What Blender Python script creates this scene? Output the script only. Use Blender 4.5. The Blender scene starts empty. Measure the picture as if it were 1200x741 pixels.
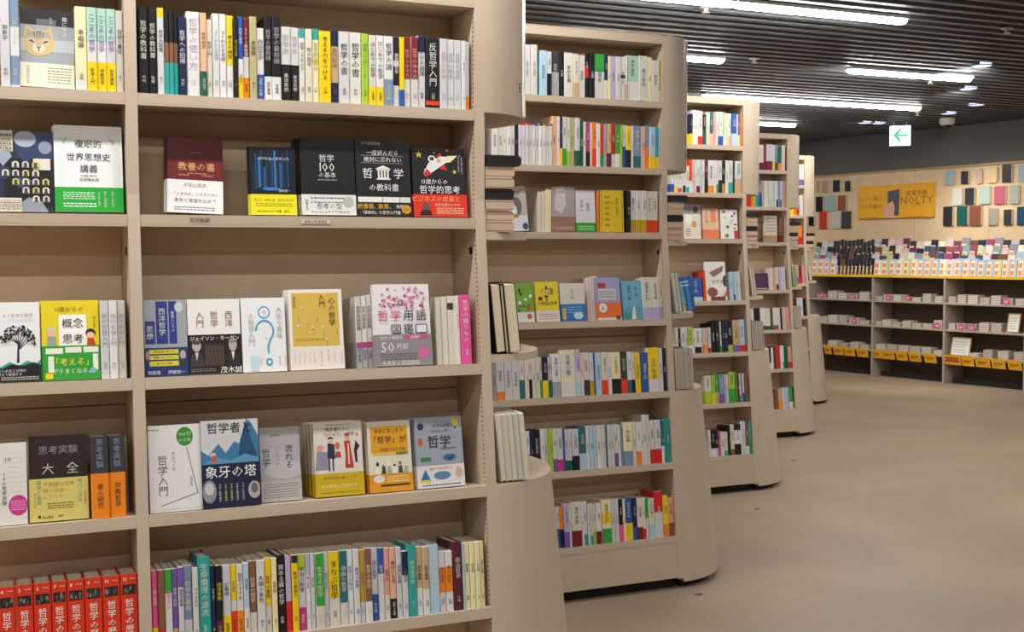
import bpy, math, random
from mathutils import Matrix, Vector
random.seed(7)
SC = bpy.context.scene
COL = SC.collection
PI = math.pi

# ------------------------------------------------------------------ camera, world, exposure
F_PX, PITCH, ROLL, YAW, EYE = 1365.97, 0.0522, -0.0023, 0.4094, 1.5077
cam = bpy.data.cameras.new('camera')
cam.sensor_fit = 'HORIZONTAL'; cam.sensor_width = 36.0; cam.lens = 36.0 * F_PX / 1200.0
cam.clip_start = 0.05; cam.clip_end = 100
cam_o = bpy.data.objects.new('camera', cam); COL.objects.link(cam_o)
fwd = Vector((math.sin(YAW) * math.cos(PITCH), math.cos(YAW) * math.cos(PITCH), -math.sin(PITCH)))
rgt = Vector((math.cos(YAW), -math.sin(YAW), 0)); up = rgt.cross(fwd)
r2 = rgt * math.cos(ROLL) + up * math.sin(ROLL); u2 = -rgt * math.sin(ROLL) + up * math.cos(ROLL)
cam_o.matrix_world = Matrix(((r2.x, u2.x, -fwd.x, 0), (r2.y, u2.y, -fwd.y, 0), (r2.z, u2.z, -fwd.z, EYE), (0, 0, 0, 1)))
SC.camera = cam_o
world = bpy.data.worlds.new('room_ambient'); SC.world = world; world.use_nodes = True
bgn = world.node_tree.nodes['Background']; bgn.inputs[0].default_value = (0.9, 0.95, 1, 1); bgn.inputs[1].default_value = 0.05
SC.view_settings.view_transform = 'Standard'; SC.view_settings.look = 'None'
SC.view_settings.gamma = 1.0; SC.view_settings.use_curve_mapping = False
SC.view_settings.exposure = 0.0
TUBE = 62.0            # luminance of the ceiling tubes
TUBE_COL = (1.0, 0.985, 0.96)

# ------------------------------------------------------------------ photo ray -> point on a real plane
def ray(px, py):
    u = (px - 600) / F_PX; v = -(py - 370.5) / F_PX
    return fwd + r2 * u + u2 * v
def at_Y(px, py, Y):
    d = ray(px, py); t = Y / d.y
    return Vector((d.x * t, Y, EYE + d.z * t))
def at_z(px, py, z):
    d = ray(px, py); t = (z - EYE) / d.z
    return Vector((d.x * t, d.y * t, z))
def at_plane(px, py, p0, n):
    d = ray(px, py); o = Vector((0, 0, EYE)); t = (p0 - o).dot(n) / d.dot(n)
    return o + d * t

# ------------------------------------------------------------------ materials
def lin(h):
    c = [int(h[i:i + 2], 16) / 255 for i in (0, 2, 4)]
    return [x / 12.92 if x <= .04045 else ((x + .055) / 1.055) ** 2.4 for x in c]
MC = {}
def mat(hexcol, rough=.5, noise=0.0, scale=40, emit=0, metal=0.0, bump=0.0, spec=.4):
    key = (hexcol, rough, noise, scale, emit, metal, bump, spec)
    if key in MC: return MC[key]
    m = bpy.data.materials.new('finish_' + hexcol); m.use_nodes = True
    nt = m.node_tree; b = nt.nodes['Principled BSDF']
    c = lin(hexcol); b.inputs['Base Color'].default_value = (*c, 1)
    b.inputs['Roughness'].default_value = rough; b.inputs['Metallic'].default_value = metal
    b.inputs['Specular IOR Level'].default_value = spec
    if noise or bump:
        tc = nt.nodes.new('ShaderNodeTexCoord'); nz = nt.nodes.new('ShaderNodeTexNoise')
        nz.inputs['Scale'].default_value = scale; nz.inputs['Detail'].default_value = 5
        nt.links.new(tc.outputs['Object'], nz.inputs['Vector'])
        if noise:
            cr = nt.nodes.new('ShaderNodeValToRGB')
            cr.color_ramp.elements[0].position = .3; cr.color_ramp.elements[1].position = .7
            cr.color_ramp.elements[0].color = (*[x * (1 - noise) for x in c], 1)
            cr.color_ramp.elements[1].color = (*[min(1, x * (1 + noise)) for x in c], 1)
            nt.links.new(nz.outputs['Fac'], cr.inputs[0]); nt.links.new(cr.outputs[0], b.inputs['Base Color'])
        if bump:
            bp = nt.nodes.new('ShaderNodeBump'); bp.inputs['Strength'].default_value = bump; bp.inputs['Distance'].default_value = .002
            nt.links.new(nz.outputs['Fac'], bp.inputs['Height']); nt.links.new(bp.outputs[0], b.inputs['Normal'])
    if emit:
        b.inputs['Emission Color'].default_value = (*c, 1); b.inputs['Emission Strength'].default_value = emit
    MC[key] = m; return m

PAL = {  # code: (word, colour)
 'w': ('white', 'DAD9D6'), 'i': ('ivory', 'D8D3C2'), 'c': ('cream', 'EADFB2'), 'k': ('black', '1A191C'), 'n': ('navy', '1D2648'),
 'b': ('blue', '2A56A6'), 'B': ('pale blue', 'AFCBDC'), 's': ('slate blue', '7C90AC'), 't': ('teal', '2DA198'), 'T': ('dark teal', '276C72'),
 'g': ('green', '37A03C'), 'G': ('dark green', '1D5A42'), 'l': ('lime', 'A5C438'), 'o': ('olive', 'B4AC78'), 'y': ('yellow', 'EECB18'),
 'Y': ('gold', 'BF9A22'), 'O': ('orange', 'EE8522'), 'r': ('red', 'CF2727'), 'R': ('dark red', '7B1E2A'), 'm': ('maroon', '5A2233'),
 'p': ('pink', 'E4559A'), 'P': ('salmon', 'DF9C92'), 'v': ('violet', '7557A6'), 'V': ('lavender', 'B7ABCF'), 'd': ('charcoal', '3C3B40'),
 'e': ('grey', 'A3A3A6'), 'a': ('tan', 'C4A57E'), 'A': ('brown', '875B43'), 'M': ('magenta', 'BE3888'), 'q': ('peach', 'DFB190'),
 'x': ('mint', 'A9CDBB'), 'z': ('orange-red', 'E2401F'), 'u': ('turquoise', '35A9C4'), 'f': ('pale pink', 'E3CFCB')}
WHITES = ['DCDBD8', 'D5D5D4', 'CDCED0', 'D9D6CC', 'CBCBD0', 'DFDEDC', 'D2CEC6']
DARK = set('knbsTGRmdvAMrgt')
def pm(code):
    if len(code) > 1: return mat(code, .42)
    return mat(PAL[code][1], .42)
BEIGE = mat('C3B19C', .5, .03, 6, spec=.3)
BEIGE_BOUNCE = mat('DCC3A9', .55, .03, 6, spec=.2)  # same beige steel, lightened to carry the bounced light inside the shelves
PAGE = mat('DDD3BC', .8)
BLACK = mat('0E0D0D', .6)

# ------------------------------------------------------------------ glyphs of the built-in font
class Glyphs(dict):
    def __missing__(s, ch):
        c = bpy.data.curves.new('glyph', 'FONT'); c.body = ch; c.resolution_u = 1
        o = bpy.data.objects.new('glyph', c); me = bpy.data.meshes.new_from_object(o)
        vs = [(v.co.x, v.co.y) for v in me.vertices]; fs = [tuple(p.vertices) for p in me.polygons]
        s[ch] = (vs, fs, min([v[0] for v in vs] or [0]), max([v[0] for v in vs] or [.3]))
        bpy.data.meshes.remove(me); bpy.data.objects.remove(o); bpy.data.curves.remove(c)
        return s[ch]
GL = Glyphs()
def is_wide(ch): return ord(ch) > 0x2E80
VROT = 'ー―-–~〜（）()'

# ------------------------------------------------------------------ mesh builder
class MB:
    def __init__(s): s.v = []; s.f = []; s.mi = []; s.mats = []
    def m(s, material):
        if material not in s.mats: s.mats.append(material)
        return s.mats.index(material)
    def add(s, vs, fs, material):
        o = len(s.v); i = s.m(material); s.v += [tuple(v) for v in vs]
        for f in fs: s.f.append(tuple(k + o for k in f)); s.mi.append(i)
        return s
    def box(s, x0, x1, y0, y1, z0, z1, material, M=None):
        vs = [Vector(p) for p in ((x0, y0, z0), (x1, y0, z0), (x1, y1, z0), (x0, y1, z0), (x0, y0, z1), (x1, y0, z1), (x1, y1, z1), (x0, y1, z1))]
        if M: vs = [M @ p for p in vs]
        return s.add(vs, [(0, 3, 2, 1), (4, 5, 6, 7), (0, 1, 5, 4), (1, 2, 6, 5), (2, 3, 7, 6), (3, 0, 4, 7)], material)
    def prism(s, pts, a, b, axis, material):
        """polygon pts extruded between a and b along axis ('x': pts are (y,z); 'y': pts are (x,z); 'z': pts are (x,y))"""
        mk = {'x': lambda p, t: (t, p[0], p[1]), 'y': lambda p, t: (p[0], t, p[1]), 'z': lambda p, t: (p[0], p[1], t)}[axis]
        n = len(pts); vs = [mk(p, a) for p in pts] + [mk(p, b) for p in pts]
        fs = [tuple(range(n))[::-1], tuple(range(n, 2 * n))] + [(i, (i + 1) % n, n + (i + 1) % n, n + i) for i in range(n)]
        return s.add(vs, fs, material)
    def flat(s, pts, place, material):
        return s.add([place(*p) for p in pts], [tuple(range(len(pts)))], material)
    def text(s, txt, cx, cy, size, place, material, d='h'):
        if d == 'v':
            n = len(txt); y = cy + n * size / 2
            for ch in txt:
                y -= size
                if ch in ' \n': continue
                vs, fs, x0, x1 = GL[ch]
                if ch in VROT:
                    mx = (x0 + x1) / 2
                    s.add([place(cx + (v[1] - .37) * size, y + size * .5 - (v[0] - mx) * size) for v in vs], fs, material)
                else:
                    s.add([place(cx + (v[0] - (.5 if is_wide(ch) else (x0 + x1) / 2)) * size, y + (v[1] + .12) * size) for v in vs], fs, material)
        else:
            adv = [0.0]
            for ch in txt: adv.append(adv[-1] + (1.0 if is_wide(ch) else (.3 if ch == ' ' else GL[ch][3] + .08)))
            x = cx - adv[-1] * size / 2
            for k, ch in enumerate(txt):
                if ch in ' \n': continue
                vs, fs, x0, x1 = GL[ch]
                s.add([place(x + (adv[k] + v[0]) * size, cy + (v[1] - .37) * size) for v in vs], fs, material)
        return s
    def build(s, name, parent=None, smooth=False):
        me = bpy.data.meshes.new(name); me.from_pydata(s.v, [], s.f)
        for m_ in s.mats: me.materials.append(m_)
        me.polygons.foreach_set('material_index', s.mi)
        if smooth: me.polygons.foreach_set('use_smooth', [True] * len(s.f))
        me.update()
        if smooth == 'auto': me.polygons.foreach_set('use_smooth', [True] * len(s.f)); me.set_sharp_from_angle(angle=.6)
        return link(name, me, parent)
def link(name, me, parent=None):
    o = bpy.data.objects.new(name, me); COL.objects.link(o)
    if parent: o.parent = parent
    return o
LABELS = {}
def tag(o, label, cat, group=None):
    o['label'] = label; o['category'] = cat
    if group: o['group'] = group
    return o
def empty(name, loc=(0, 0, 0)):
    o = bpy.data.objects.new(name, None); COL.objects.link(o); o.location = loc; o.empty_display_size = .1
    return o
def struct(o): o['kind'] = 'structure'; return o
ORD = ['first', 'second', 'third', 'fourth', 'fifth', 'sixth', 'seventh', 'eighth', 'ninth', 'tenth', 'eleventh', 'twelfth', 'thirteenth', 'fourteenth',
       'fifteenth', 'sixteenth', 'seventeenth', 'eighteenth', 'nineteenth', 'twentieth', 'twenty-first', 'twenty-second', 'twenty-third', 'twenty-fourth',
       'twenty-fifth', 'twenty-sixth', 'twenty-seventh', 'twenty-eighth', 'twenty-ninth', 'thirtieth', 'thirty-first', 'thirty-second', 'thirty-third', 'thirty-fourth', 'thirty-fifth']
# ------------------------------------------------------------------ the room
def plane_obj(name, pts, m):
    b = MB(); b.add(pts, [tuple(range(len(pts)))], m); return struct(b.build(name))
WA, WB = Vector((9.668, 12.101, 0)), Vector((10.187, 9.411, 0))     # foot of the stationery cabinets
WD = (WB - WA).normalized()                                          # along that wall, towards the camera
WN = Vector((WD.y, -WD.x, 0))                                        # into the room
if WN.x > 0: WN = -WN
DEPTH = .42
def wpt(s, d, z): return WA + WD * s - WN * d + Vector((0, 0, z))    # s along, d behind the cabinet fronts
FLOOR_M = mat('BFAA8E', .42, .05, 3.2, bump=.05, spec=.35)
def floor_material():
    m = bpy.data.materials.new('floor_vinyl'); m.use_nodes = True; nt = m.node_tree; b = nt.nodes['Principled BSDF']
    tc = nt.nodes.new('ShaderNodeTexCoord')
    n1 = nt.nodes.new('ShaderNodeTexNoise'); n1.inputs['Scale'].default_value = 1.3; n1.inputs['Detail'].default_value = 8
    n2 = nt.nodes.new('ShaderNodeTexNoise'); n2.inputs['Scale'].default_value = 42; n2.inputs['Detail'].default_value = 6
    mx = nt.nodes.new('ShaderNodeMath'); mx.operation = 'MULTIPLY_ADD'; mx.inputs[1].default_value = .35
    cr = nt.nodes.new('ShaderNodeValToRGB')
    cr.color_ramp.elements[0].position = .42; cr.color_ramp.elements[1].position = .92
    cr.color_ramp.elements[0].color = (*lin('877663'), 1); cr.color_ramp.elements[1].color = (*lin('9F8C77'), 1)
    for n in (n1, n2): nt.links.new(tc.outputs['Object'], n.inputs['Vector'])
    nt.links.new(n2.outputs['Fac'], mx.inputs[0]); nt.links.new(n1.outputs['Fac'], mx.inputs[2])
    nt.links.new(mx.outputs[0], cr.inputs[0]); nt.links.new(cr.outputs[0], b.inputs['Base Color'])
    b.inputs['Roughness'].default_value = .48; b.inputs['Specular IOR Level'].default_value = .3
    return m
GREY_WALL = mat('5E5D5B', .8, .03, 3)
CEIL_Z = 3.02
X0R, Y0R, Y1R = -4.5, -4.0, 14.5
def wall_x(Y, d): return (WA + WD * ((Y - WA.y) / WD.y) - WN * d).x
fx0, fx1 = wall_x(Y0R, DEPTH), wall_x(Y1R, DEPTH)
plane_obj('floor', [(X0R, Y0R, 0), (fx0, Y0R, 0), (fx1, Y1R, 0), (X0R, Y1R, 0)], floor_material())
plane_obj('ceiling', [(X0R, Y0R, 3.24), (X0R, Y1R, 3.24), (fx1, Y1R, 3.24), (fx0, Y0R, 3.24)], mat('0B0B0B', .9))
plane_obj('wall_right', [(fx0, Y0R, 0), (fx0, Y0R, 3.24), (fx1, Y1R, 3.24), (fx1, Y1R, 0)], GREY_WALL)
plane_obj('wall_back', [(fx1, Y1R, 0), (fx1, Y1R, 3.24), (X0R, Y1R, 3.24), (X0R, Y1R, 0)], GREY_WALL)
plane_obj('wall_left', [(X0R, Y1R, 0), (X0R, Y1R, 3.24), (X0R, Y0R, 3.24), (X0R, Y0R, 0)], mat('B5A68F', .8))
plane_obj('wall_front', [(X0R, Y0R, 0), (X0R, Y0R, 3.24), (fx0, Y0R, 3.24), (fx0, Y0R, 0)], mat('B5A68F', .8))
b = MB(); y = Y0R + .02; SL = mat('606469', .5, spec=.3)
while y < Y1R - .1:
    b.box(X0R + .01, wall_x(y + .06, DEPTH) - .01, y, y + .055, CEIL_Z, CEIL_Z + .1, SL); y += .15
struct(b.build('ceiling_slats'))

# ------------------------------------------------------------------ ceiling lights
LIT = mat('FFFCF6', .4, emit=TUBE); HOUS = mat('D9DAD8', .4)
def luminaire(xa, xb, y, label):
    r = empty('ceiling_light', ((xa + xb) / 2, y, CEIL_Z)); L = (xb - xa) / 2 - .004
    d = MB(); n = 10; prof = [(.041 * math.cos(PI + PI * k / n), .030 * math.sin(PI + PI * k / n)) for k in range(n + 1)]
    rings = [(-L, .55), (-L + .012, .88), (-L + .03, 1), (L - .03, 1), (L - .012, .88), (L, .55)]
    vs = [(x, p[0] * s, -.022 + p[1] * s) for x, s in rings for p in prof]; m_ = n + 1
    fs = [(i * m_ + k, i * m_ + k + 1, (i + 1) * m_ + k + 1, (i + 1) * m_ + k) for i in range(5) for k in range(n)]
    fs += [tuple(range(m_)), tuple(range(5 * m_, 6 * m_))[::-1]]
    d.add(vs, fs, LIT); d.build('diffuser', r, True)
    h = MB(); h.box(-L, L, -.043, .043, -.0215, -.002, HOUS); h.build('housing', r)
    return tag(r, label, 'ceiling light', 'tube lights on the slatted ceiling')
ROWS_L = [(2.50, 2.45, 4), (4.2, 3.8, 5), (.8, 2.2, 4), (-.9, 3.5, 4)]
for i, (x1, yy, lab) in enumerate([(5.30, 5.90, 'long bright ceiling tube at the top edge of the view, right-hand piece of its line'),
        (4.00, 5.90, 'bright ceiling tube at the very top of the view, second piece of its line'),
        (5.08, 7.63, 'short visible end of a ceiling tube just right of the second bookcase top'),
        (7.57, 7.63, 'single ceiling tube hanging apart at the right, above the exit sign'),
        (7.30, 9.35, 'ceiling tube just above the third bookcase, left piece of its line'),
        (8.60, 9.35, 'ceiling tube ending right above the exit sign, right piece of its line'),
        (8.36, 11.08, 'farthest ceiling tube, above the fourth bookcase')]):
    luminaire(x1 - 1.3, x1, yy, lab)
def area(x, y, z, sx, sy, power, name):
    l = bpy.data.lights.new(name, 'AREA'); l.shape = 'RECTANGLE'; l.size = sx; l.size_y = sy; l.energy = power; l.color = TUBE_COL
    o = bpy.data.objects.new(name, l); COL.objects.link(o); o.location = (x, y, z); return o
W_TUBE = TUBE * PI * 1.3 * .075 * .95
for yy, xs in ((2.5, (-3.2, -1.85, -.5, .85)), (4.2, (-2.2, -.85, .5, 1.85)), (.8, (-2.9, -.3, 2.4, 5.0)), (-.9, (-2.9, .6, 4.0, 7.5)),
               (5.9, (-1.4, .8)), (7.63, (1.0, 2.4)), (9.35, (2.6,)), (11.08, (3.4, 5.4)), (12.8, (7.6,)), (4.2, (6.4,)), (2.5, (5.4, 8.4)), (5.9, (8.2,))):
    for xx in xs: area(xx, yy, CEIL_Z - .03, 1.3, .07, W_TUBE * (1.1 if yy < 1 else 1.4 if yy < 3 and xx < 3 else 2.0 if xx > 6 else 1.0), 'tube_lamp')

# ------------------------------------------------------------------ bookcases
UX = [1.200, 2.783, 4.382, 5.992, 7.425]; UY = [2.951, 4.627, 6.306, 8.003, 9.642]
KNEE, SLOPE = 1.6567, .0997; TILT = math.atan(SLOPE)
ZS = {'T': 2.491, 'Z': 2.202, 'A': 1.900, 'B': 1.608, 'C': 1.216, 'D': .889, 'E': .567, 'F': .237}
SD = .2; BAY = .9; UP = .028; EB = .25; EA = .2
def off(z): return max(0.0, KNEE - z) * SLOPE
def arc(u, z, grow=0, a0=EA, n=44, t0=-PI / 2, t1=PI / 2):
    o = off(z); a = a0 + o + grow; bb = EB + o + grow
    return [(UX[u] + a * math.cos(t0 + (t1 - t0) * k / n), UY[u] + EB + bb * math.sin(t0 + (t1 - t0) * k / n), z) for k in range(n + 1)]
def loft(mb, rings, material, cap=True):
    n = len(rings[0]); vs = [p for r in rings for p in r]; fs = []
    for i in range(len(rings) - 1):
        fs += [(i * n + k, i * n + k + 1, (i + 1) * n + k + 1, (i + 1) * n + k) for k in range(n - 1)]
        fs.append((i * n + n - 1, i * n, (i + 1) * n, (i + 1) * n + n - 1))
    ns = len(fs)
    if cap: fs += [tuple(range(n))[::-1], tuple(range((len(rings) - 1) * n, len(rings) * n))]
    mb.add(vs, fs, material)
TH_WORD = ['nearest', 'second', 'third', 'fourth', 'fifth']
def row_frame(u, s, setback=0.0):
    z = ZS[s]; o = off(z)
    M = Matrix.Translation((0, UY[u] - o, z))
    if z < KNEE - .1: M = M @ Matrix.Rotation(-TILT, 4, 'X')
    return M @ Matrix.Translation((0, setback, .0006))
def bookcase(u, bays):
    R = empty('bookcase', (UX[u], UY[u] + EB, 0)); Xe, Yf, Yc = UX[u], UY[u], UY[u] + EB
    off_ = Matrix.Translation(-Vector((UX[u], UY[u] + EB, 0)))
    def bld(mb, name, par=R, smooth=False):
        mb.v = [tuple(off_ @ Vector(v)) for v in mb.v]; return mb.build(name, par, smooth)
    prof = [(Yf - off(.045), .045), (Yf, KNEE), (Yf, 2.5), (Yf + 2 * EB, 2.5), (Yf + 2 * EB, KNEE), (Yf + 2 * EB + off(.045), .045)]
    for j in range(bays + 1):
        xr = Xe - j * BAY
        up_ = MB(); up_.prism(prof, xr - UP, xr, 'x', BEIGE); uo = bld(up_, 'upright')
        ft = MB(); ft.box(xr - UP, xr, Yf - off(0) + .09, Yf + 2 * EB + off(0) - .09, .0005, .0445, BLACK); bld(ft, 'foot', uo)
        if j < bays:
            sl = MB(); z = .27
            while z < 2.46:                                       # slots for the shelf brackets, front and rear columns
                for dy in (.011, .178):
                    yy = Yf - off(z) + dy
                    for sx in (xr - UP - .0003,):
                        sl.add([(sx, yy - .0035, z), (sx, yy - .0035, z + .0045), (sx, yy + .0035, z + .0045), (sx, yy + .0035, z)], [(0, 1, 2, 3)], mat('4A3B2B', .8))
                z += .0125
            so = MB(); so.v, so.f, so.mi, so.mats = sl.v, sl.f, sl.mi, sl.mats
            bld(so, 'bracket_slots', uo)
            if j == 0 or u == 0:
                kn = MB(); n = 10
                kn.prism([(Yf + .03 + .008 * math.cos(2 * PI * k / n), 1.52 + .011 * math.sin(2 * PI * k / n)) for k in range(n)], xr - UP - .003, xr - UP - .0004, 'x', BLACK)
                bld(kn, 'screw_cap', uo)
    for j in range(bays):
        x0, x1 = Xe - (j + 1) * BAY + .0005, Xe - j * BAY - UP - .0005
        bp = MB()
        bp.prism([(Yf + SD - off(.06), .06), (Yf + SD, KNEE), (Yf + SD, 2.47), (Yf + SD + .012, 2.47), (Yf + SD + .012, KNEE), (Yf + SD + .012 - off(.06), .06)], x0, x1, 'x', BEIGE_BOUNCE)
        bo = bld(bp, 'back_panel')
        for zz in (KNEE - .025, 1.13, .86):                       # joint lines of the steel back
            yy = Yf + SD - off(zz) - .0006; se = MB()
            se.box(x0, x1, yy - .0006, yy + .001, zz, zz + .003, mat('6B5742', .7)); bld(se, 'panel_joint', bo)
        for s in ('Z', 'A', 'B', 'C', 'D', 'E', 'F'):
            M = row_frame(u, s) @ Matrix.Translation((0, 0, -.0006)); sb = MB()
            sb.box(x0, x1, 0, SD - .002, -.024, 0, BEIGE, M)
            sb.box(x0, x1, 0, .012, -.029, -.0235, BEIGE, M)      # folded front edge
            bld(sb, 'shelf')
        tb = MB(); tb.box(x0, x1, Yf, Yf + SD - .002, 2.462, 2.4995, BEIGE); bld(tb, 'top_board')
        tb = MB(); tb.box(x0, x1, Yf - .001, Yf + 2 * EB, 2.4997, 2.503, BEIGE); bld(tb, 'roof_sheet')
        pn = MB(); pn.prism([(Yf - off(.05) + .001, .05), (Yf - off(.208) + .001, .208), (Yf - off(.208) + .02, .208), (Yf - off(.05) + .02, .05)], x0, x1, 'x', BEIGE); bld(pn, 'plinth_panel')
        kp = MB(); kp.box(x0, x1, Yf - off(0) + .045, Yf - off(0) + .06, .001, .0495, BLACK); bld(kp, 'kick_strip')
        if u < 2:
            for s in (('B', 'D') if u == 0 else ()):
                M = row_frame(u, s) @ Matrix.Translation((0, .15, 0)) @ Matrix.Rotation(-.1, 4, 'X'); db = MB()
                db.box(x0 + .002, x1 - .002, 0, .003, 0, .195, mat('D0BA9A', .5, spec=.3), M)
                bld(db, 'display_backrest')
    # rounded end display
    d = MB(); loft(d, [arc(u, 1.895), arc(u, 2.503)], BEIGE); bld(d, 'end_canopy', smooth='auto')
    d = MB(); loft(d, [arc(u, .03), arc(u, .888)], BEIGE); bld(d, 'end_plinth', smooth='auto')
    d = MB(); loft(d, [arc(u, .001, -.035), arc(u, .0295, -.035)], BLACK); bld(d, 'end_kick')
    for zz in (1.55, 1.216):
        d = MB(); loft(d, [arc(u, zz, -.004), arc(u, zz + .021, -.004)], BEIGE); bld(d, 'end_shelf', smooth='auto')
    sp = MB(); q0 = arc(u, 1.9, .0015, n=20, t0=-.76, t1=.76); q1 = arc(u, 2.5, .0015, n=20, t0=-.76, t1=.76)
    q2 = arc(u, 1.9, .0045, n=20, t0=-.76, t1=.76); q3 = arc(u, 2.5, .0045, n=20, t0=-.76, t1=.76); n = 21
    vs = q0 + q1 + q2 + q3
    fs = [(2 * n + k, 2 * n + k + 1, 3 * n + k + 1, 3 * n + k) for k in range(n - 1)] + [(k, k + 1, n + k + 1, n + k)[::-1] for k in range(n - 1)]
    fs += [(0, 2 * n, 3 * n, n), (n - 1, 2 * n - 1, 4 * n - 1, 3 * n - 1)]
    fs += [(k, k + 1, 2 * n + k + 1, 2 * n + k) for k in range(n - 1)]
    sp.add(vs, fs, mat('F1F1EF', .3)); sg = bld(sp, 'white_edge_plate')  # thin white sheet shaped to put a bright edge line down the canopy's side
    lt = MB()
    def on_drum(t, z):
        def pl(x, y):
            tt = t + x / .23
            return (UX[u] + (EA + .006) * math.cos(tt), UY[u] + EB + (EB + .006) * math.sin(tt), z + y)
        return pl
    lt.text('E', 0, 0, .036, on_drum(-.90, 1.975), BLACK); bld(lt, 'sign_letter', sg)
    return tag(R, ['tall beige steel bookcase nearest the camera, filling the left of the view', 'tall beige bookcase with rounded end, second from the camera',
               'beige bookcase with rounded end standing third from the camera', 'beige bookcase with rounded end standing fourth from the camera',
               'farthest beige bookcase, a narrow strip before the stationery wall'][u], 'bookcase', 'beige bookcases with rounded end displays')
bookcase(0, 3); bookcase(1, 3); bookcase(2, 2); bookcase(3, 2); bookcase(4, 2)

# ------------------------------------------------------------------ books
STUFF = MB()     # the small books on the three far bookcases
def add_book(M, t, h, w, cov='w', zones=(), title=None, tcol=None, tsize=None, tpos=.55, detail=2, hard=False, flip=False):
    """spine-out book: x across the spine, y into the shelf, z up; origin at the foot of the spine. Returns the root."""
    c = .0022 if hard else .0009; hx = t / 2; b = MB(); CM = pm(cov); ins = .003 if hard else .0008
    ch = min(.0022, t * .16)
    b.prism([(-hx, w), (-hx, ch), (-hx + ch, 0), (hx - ch, 0), (hx, ch), (hx, w), (hx - c, w), (hx - c, ch + c), (-hx + c, ch + c), (-hx + c, w)], 0, h, 'z', CM)
    if detail == 0:
        b.box(-hx + c, hx - c, ch + c, w - .002, .001, h - ins, PAGE)
        for kind, a, e, col in zones: b.box(-hx - .0002, hx + .0002, -.0003, w * .9, h * a + (.0004 if a == 0 else 0), h * e - .0004, pm(col))
        if title:
            tx, ps, sz, tc = title[0]; b.text(tx, 0, h * ps, sz, lambda x, y: (x, -.0009, y), mat('4A4A4E', .5) if tc != 'i' else pm('i'), 'v')
        STUFF.v, n0 = STUFF.v, len(STUFF.v); vv = [tuple(M @ Vector(v)) for v in b.v]
        remap = [STUFF.m(m_) for m_ in b.mats]; STUFF.v += vv; STUFF.f += [tuple(k_ + n0 for k_ in f) for f in b.f]; STUFF.mi += [remap[i_] for i_ in b.mi]
        return None
    o = b.build('book'); o.matrix_world = M
    p = MB(); p.box(-hx + c, hx - c, ch + c, w - .002, .001, h - ins, PAGE); p.build('page_block', o)
    zb = MB(); zp = MB()
    for k, (kind, a, e, col) in enumerate(zones):
        g = .0003 + .00015 * k; z0, z1 = h * a + .0003, h * e
        if kind == 'b':
            U = [(-hx - g, w * .93), (-hx - g, ch), (-hx + ch, -g), (hx - ch, -g), (hx + g, ch), (hx + g, w * .93)]
            zb.add([(x, y, z0) for x, y in U] + [(x, y, z1) for x, y in U], [(k_, k_ + 1, k_ + 7, k_ + 6) for k_ in range(5)], pm(col))
        else:
            z1 = min(z1, h - .0002)
            U = [(-hx - g * .3, ch), (-hx + ch, -g), (hx - ch, -g), (hx + g * .3, ch)]
            zp.add([(x, y, z0) for x, y in U] + [(x, y, z1) for x, y in U], [(k_, k_ + 1, k_ + 5, k_ + 4) for k_ in range(3)], pm(col))
    if zb.f: zb.build('paper_band', o)
    if zp.f: zp.build('spine_panel', o)
    if title:
        items = title if isinstance(title, list) else [(title, tpos, tsize, tcol)]
        for q_, (tx, ps, sz, tc) in enumerate(items):
            tl = MB(); n = max(1, len(tx)); sz = sz or min(t * .66, h * .6 / n)
            if sz * n > h * .8: sz = h * .8 / n
            if tc is None: tc = 'i' if cov in DARK else 'k'
            tl.text(tx, 0, h * ps, sz, lambda x, y: (x, -.0009, y), pm(tc) if len(tc) > 1 else mat(PAL[tc][1] if tc != 'k' else '2B2A2C', .5), 'v')
            tl.build('title' if q_ == 0 else 'small_lettering', o)
    return o
POOL = ['哲学入門', '西洋哲学史', '倫理学', '現代思想', '論理学入門', '思想の歴史', '美学講義', '自由論', '哲学講義', '善の研究', '方法序説', '道徳の系譜', '存在の問い', '知の考古学', '正義論',
        '形而上学', '認識論', '人生論', '幸福論', '古代哲学', '近代の思想', '現象学', '心の哲学', '言語哲学', '科学哲学', '政治哲学', '宗教哲学', '日本思想史', '東洋思想', '実存主義']
def parse(tok):
    head, *rest = tok.split('/'); h = None
    import re
    m_ = re.match(r'([\d.]+)([A-Za-z\-.])(?::(\d+))?$', head)
    x, col, h = float(m_.group(1)), m_.group(2), m_.group(3)
    zones = []; title = None; flags = ''
    for r in rest:
        if r[0] == '#': title = r[1:]; continue
        if r[0] == '!': flags = r[1:]; continue
        k = re.match(r'([btm])(\d+)(?:-(\d+))?([A-Za-z])$', r)
        kind, a, e, c = k.group(1), int(k.group(2)) / 100, k.group(3), k.group(4)
        if kind == 'b': zones.append(('b', 0, a, c))
        elif kind == 't': zones.append(('t', 1 - a, 1.0, c))
        else: zones.append(('m', a, int(e) / 100, c))
    return x, col, int(h) / 1000 if h else None, zones, title, flags
def look_of(col, zones, t, h, hm, series=None):
    s = PAL[col][0] + ' book'
    bits = []
    for kind, a, e, c in zones:
        bits.append(PAL[c][0] + {'b': ' foot band', 't': ' top', 'm': ' middle'}[kind])
    if bits: s += ' with ' + ' and '.join(bits[:2])
    if t > .032: s = 'thick ' + s
    elif t < .009: s = 'thin ' + s
    return s
PENDING = []   # (object, look, row phrase, group)
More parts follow.
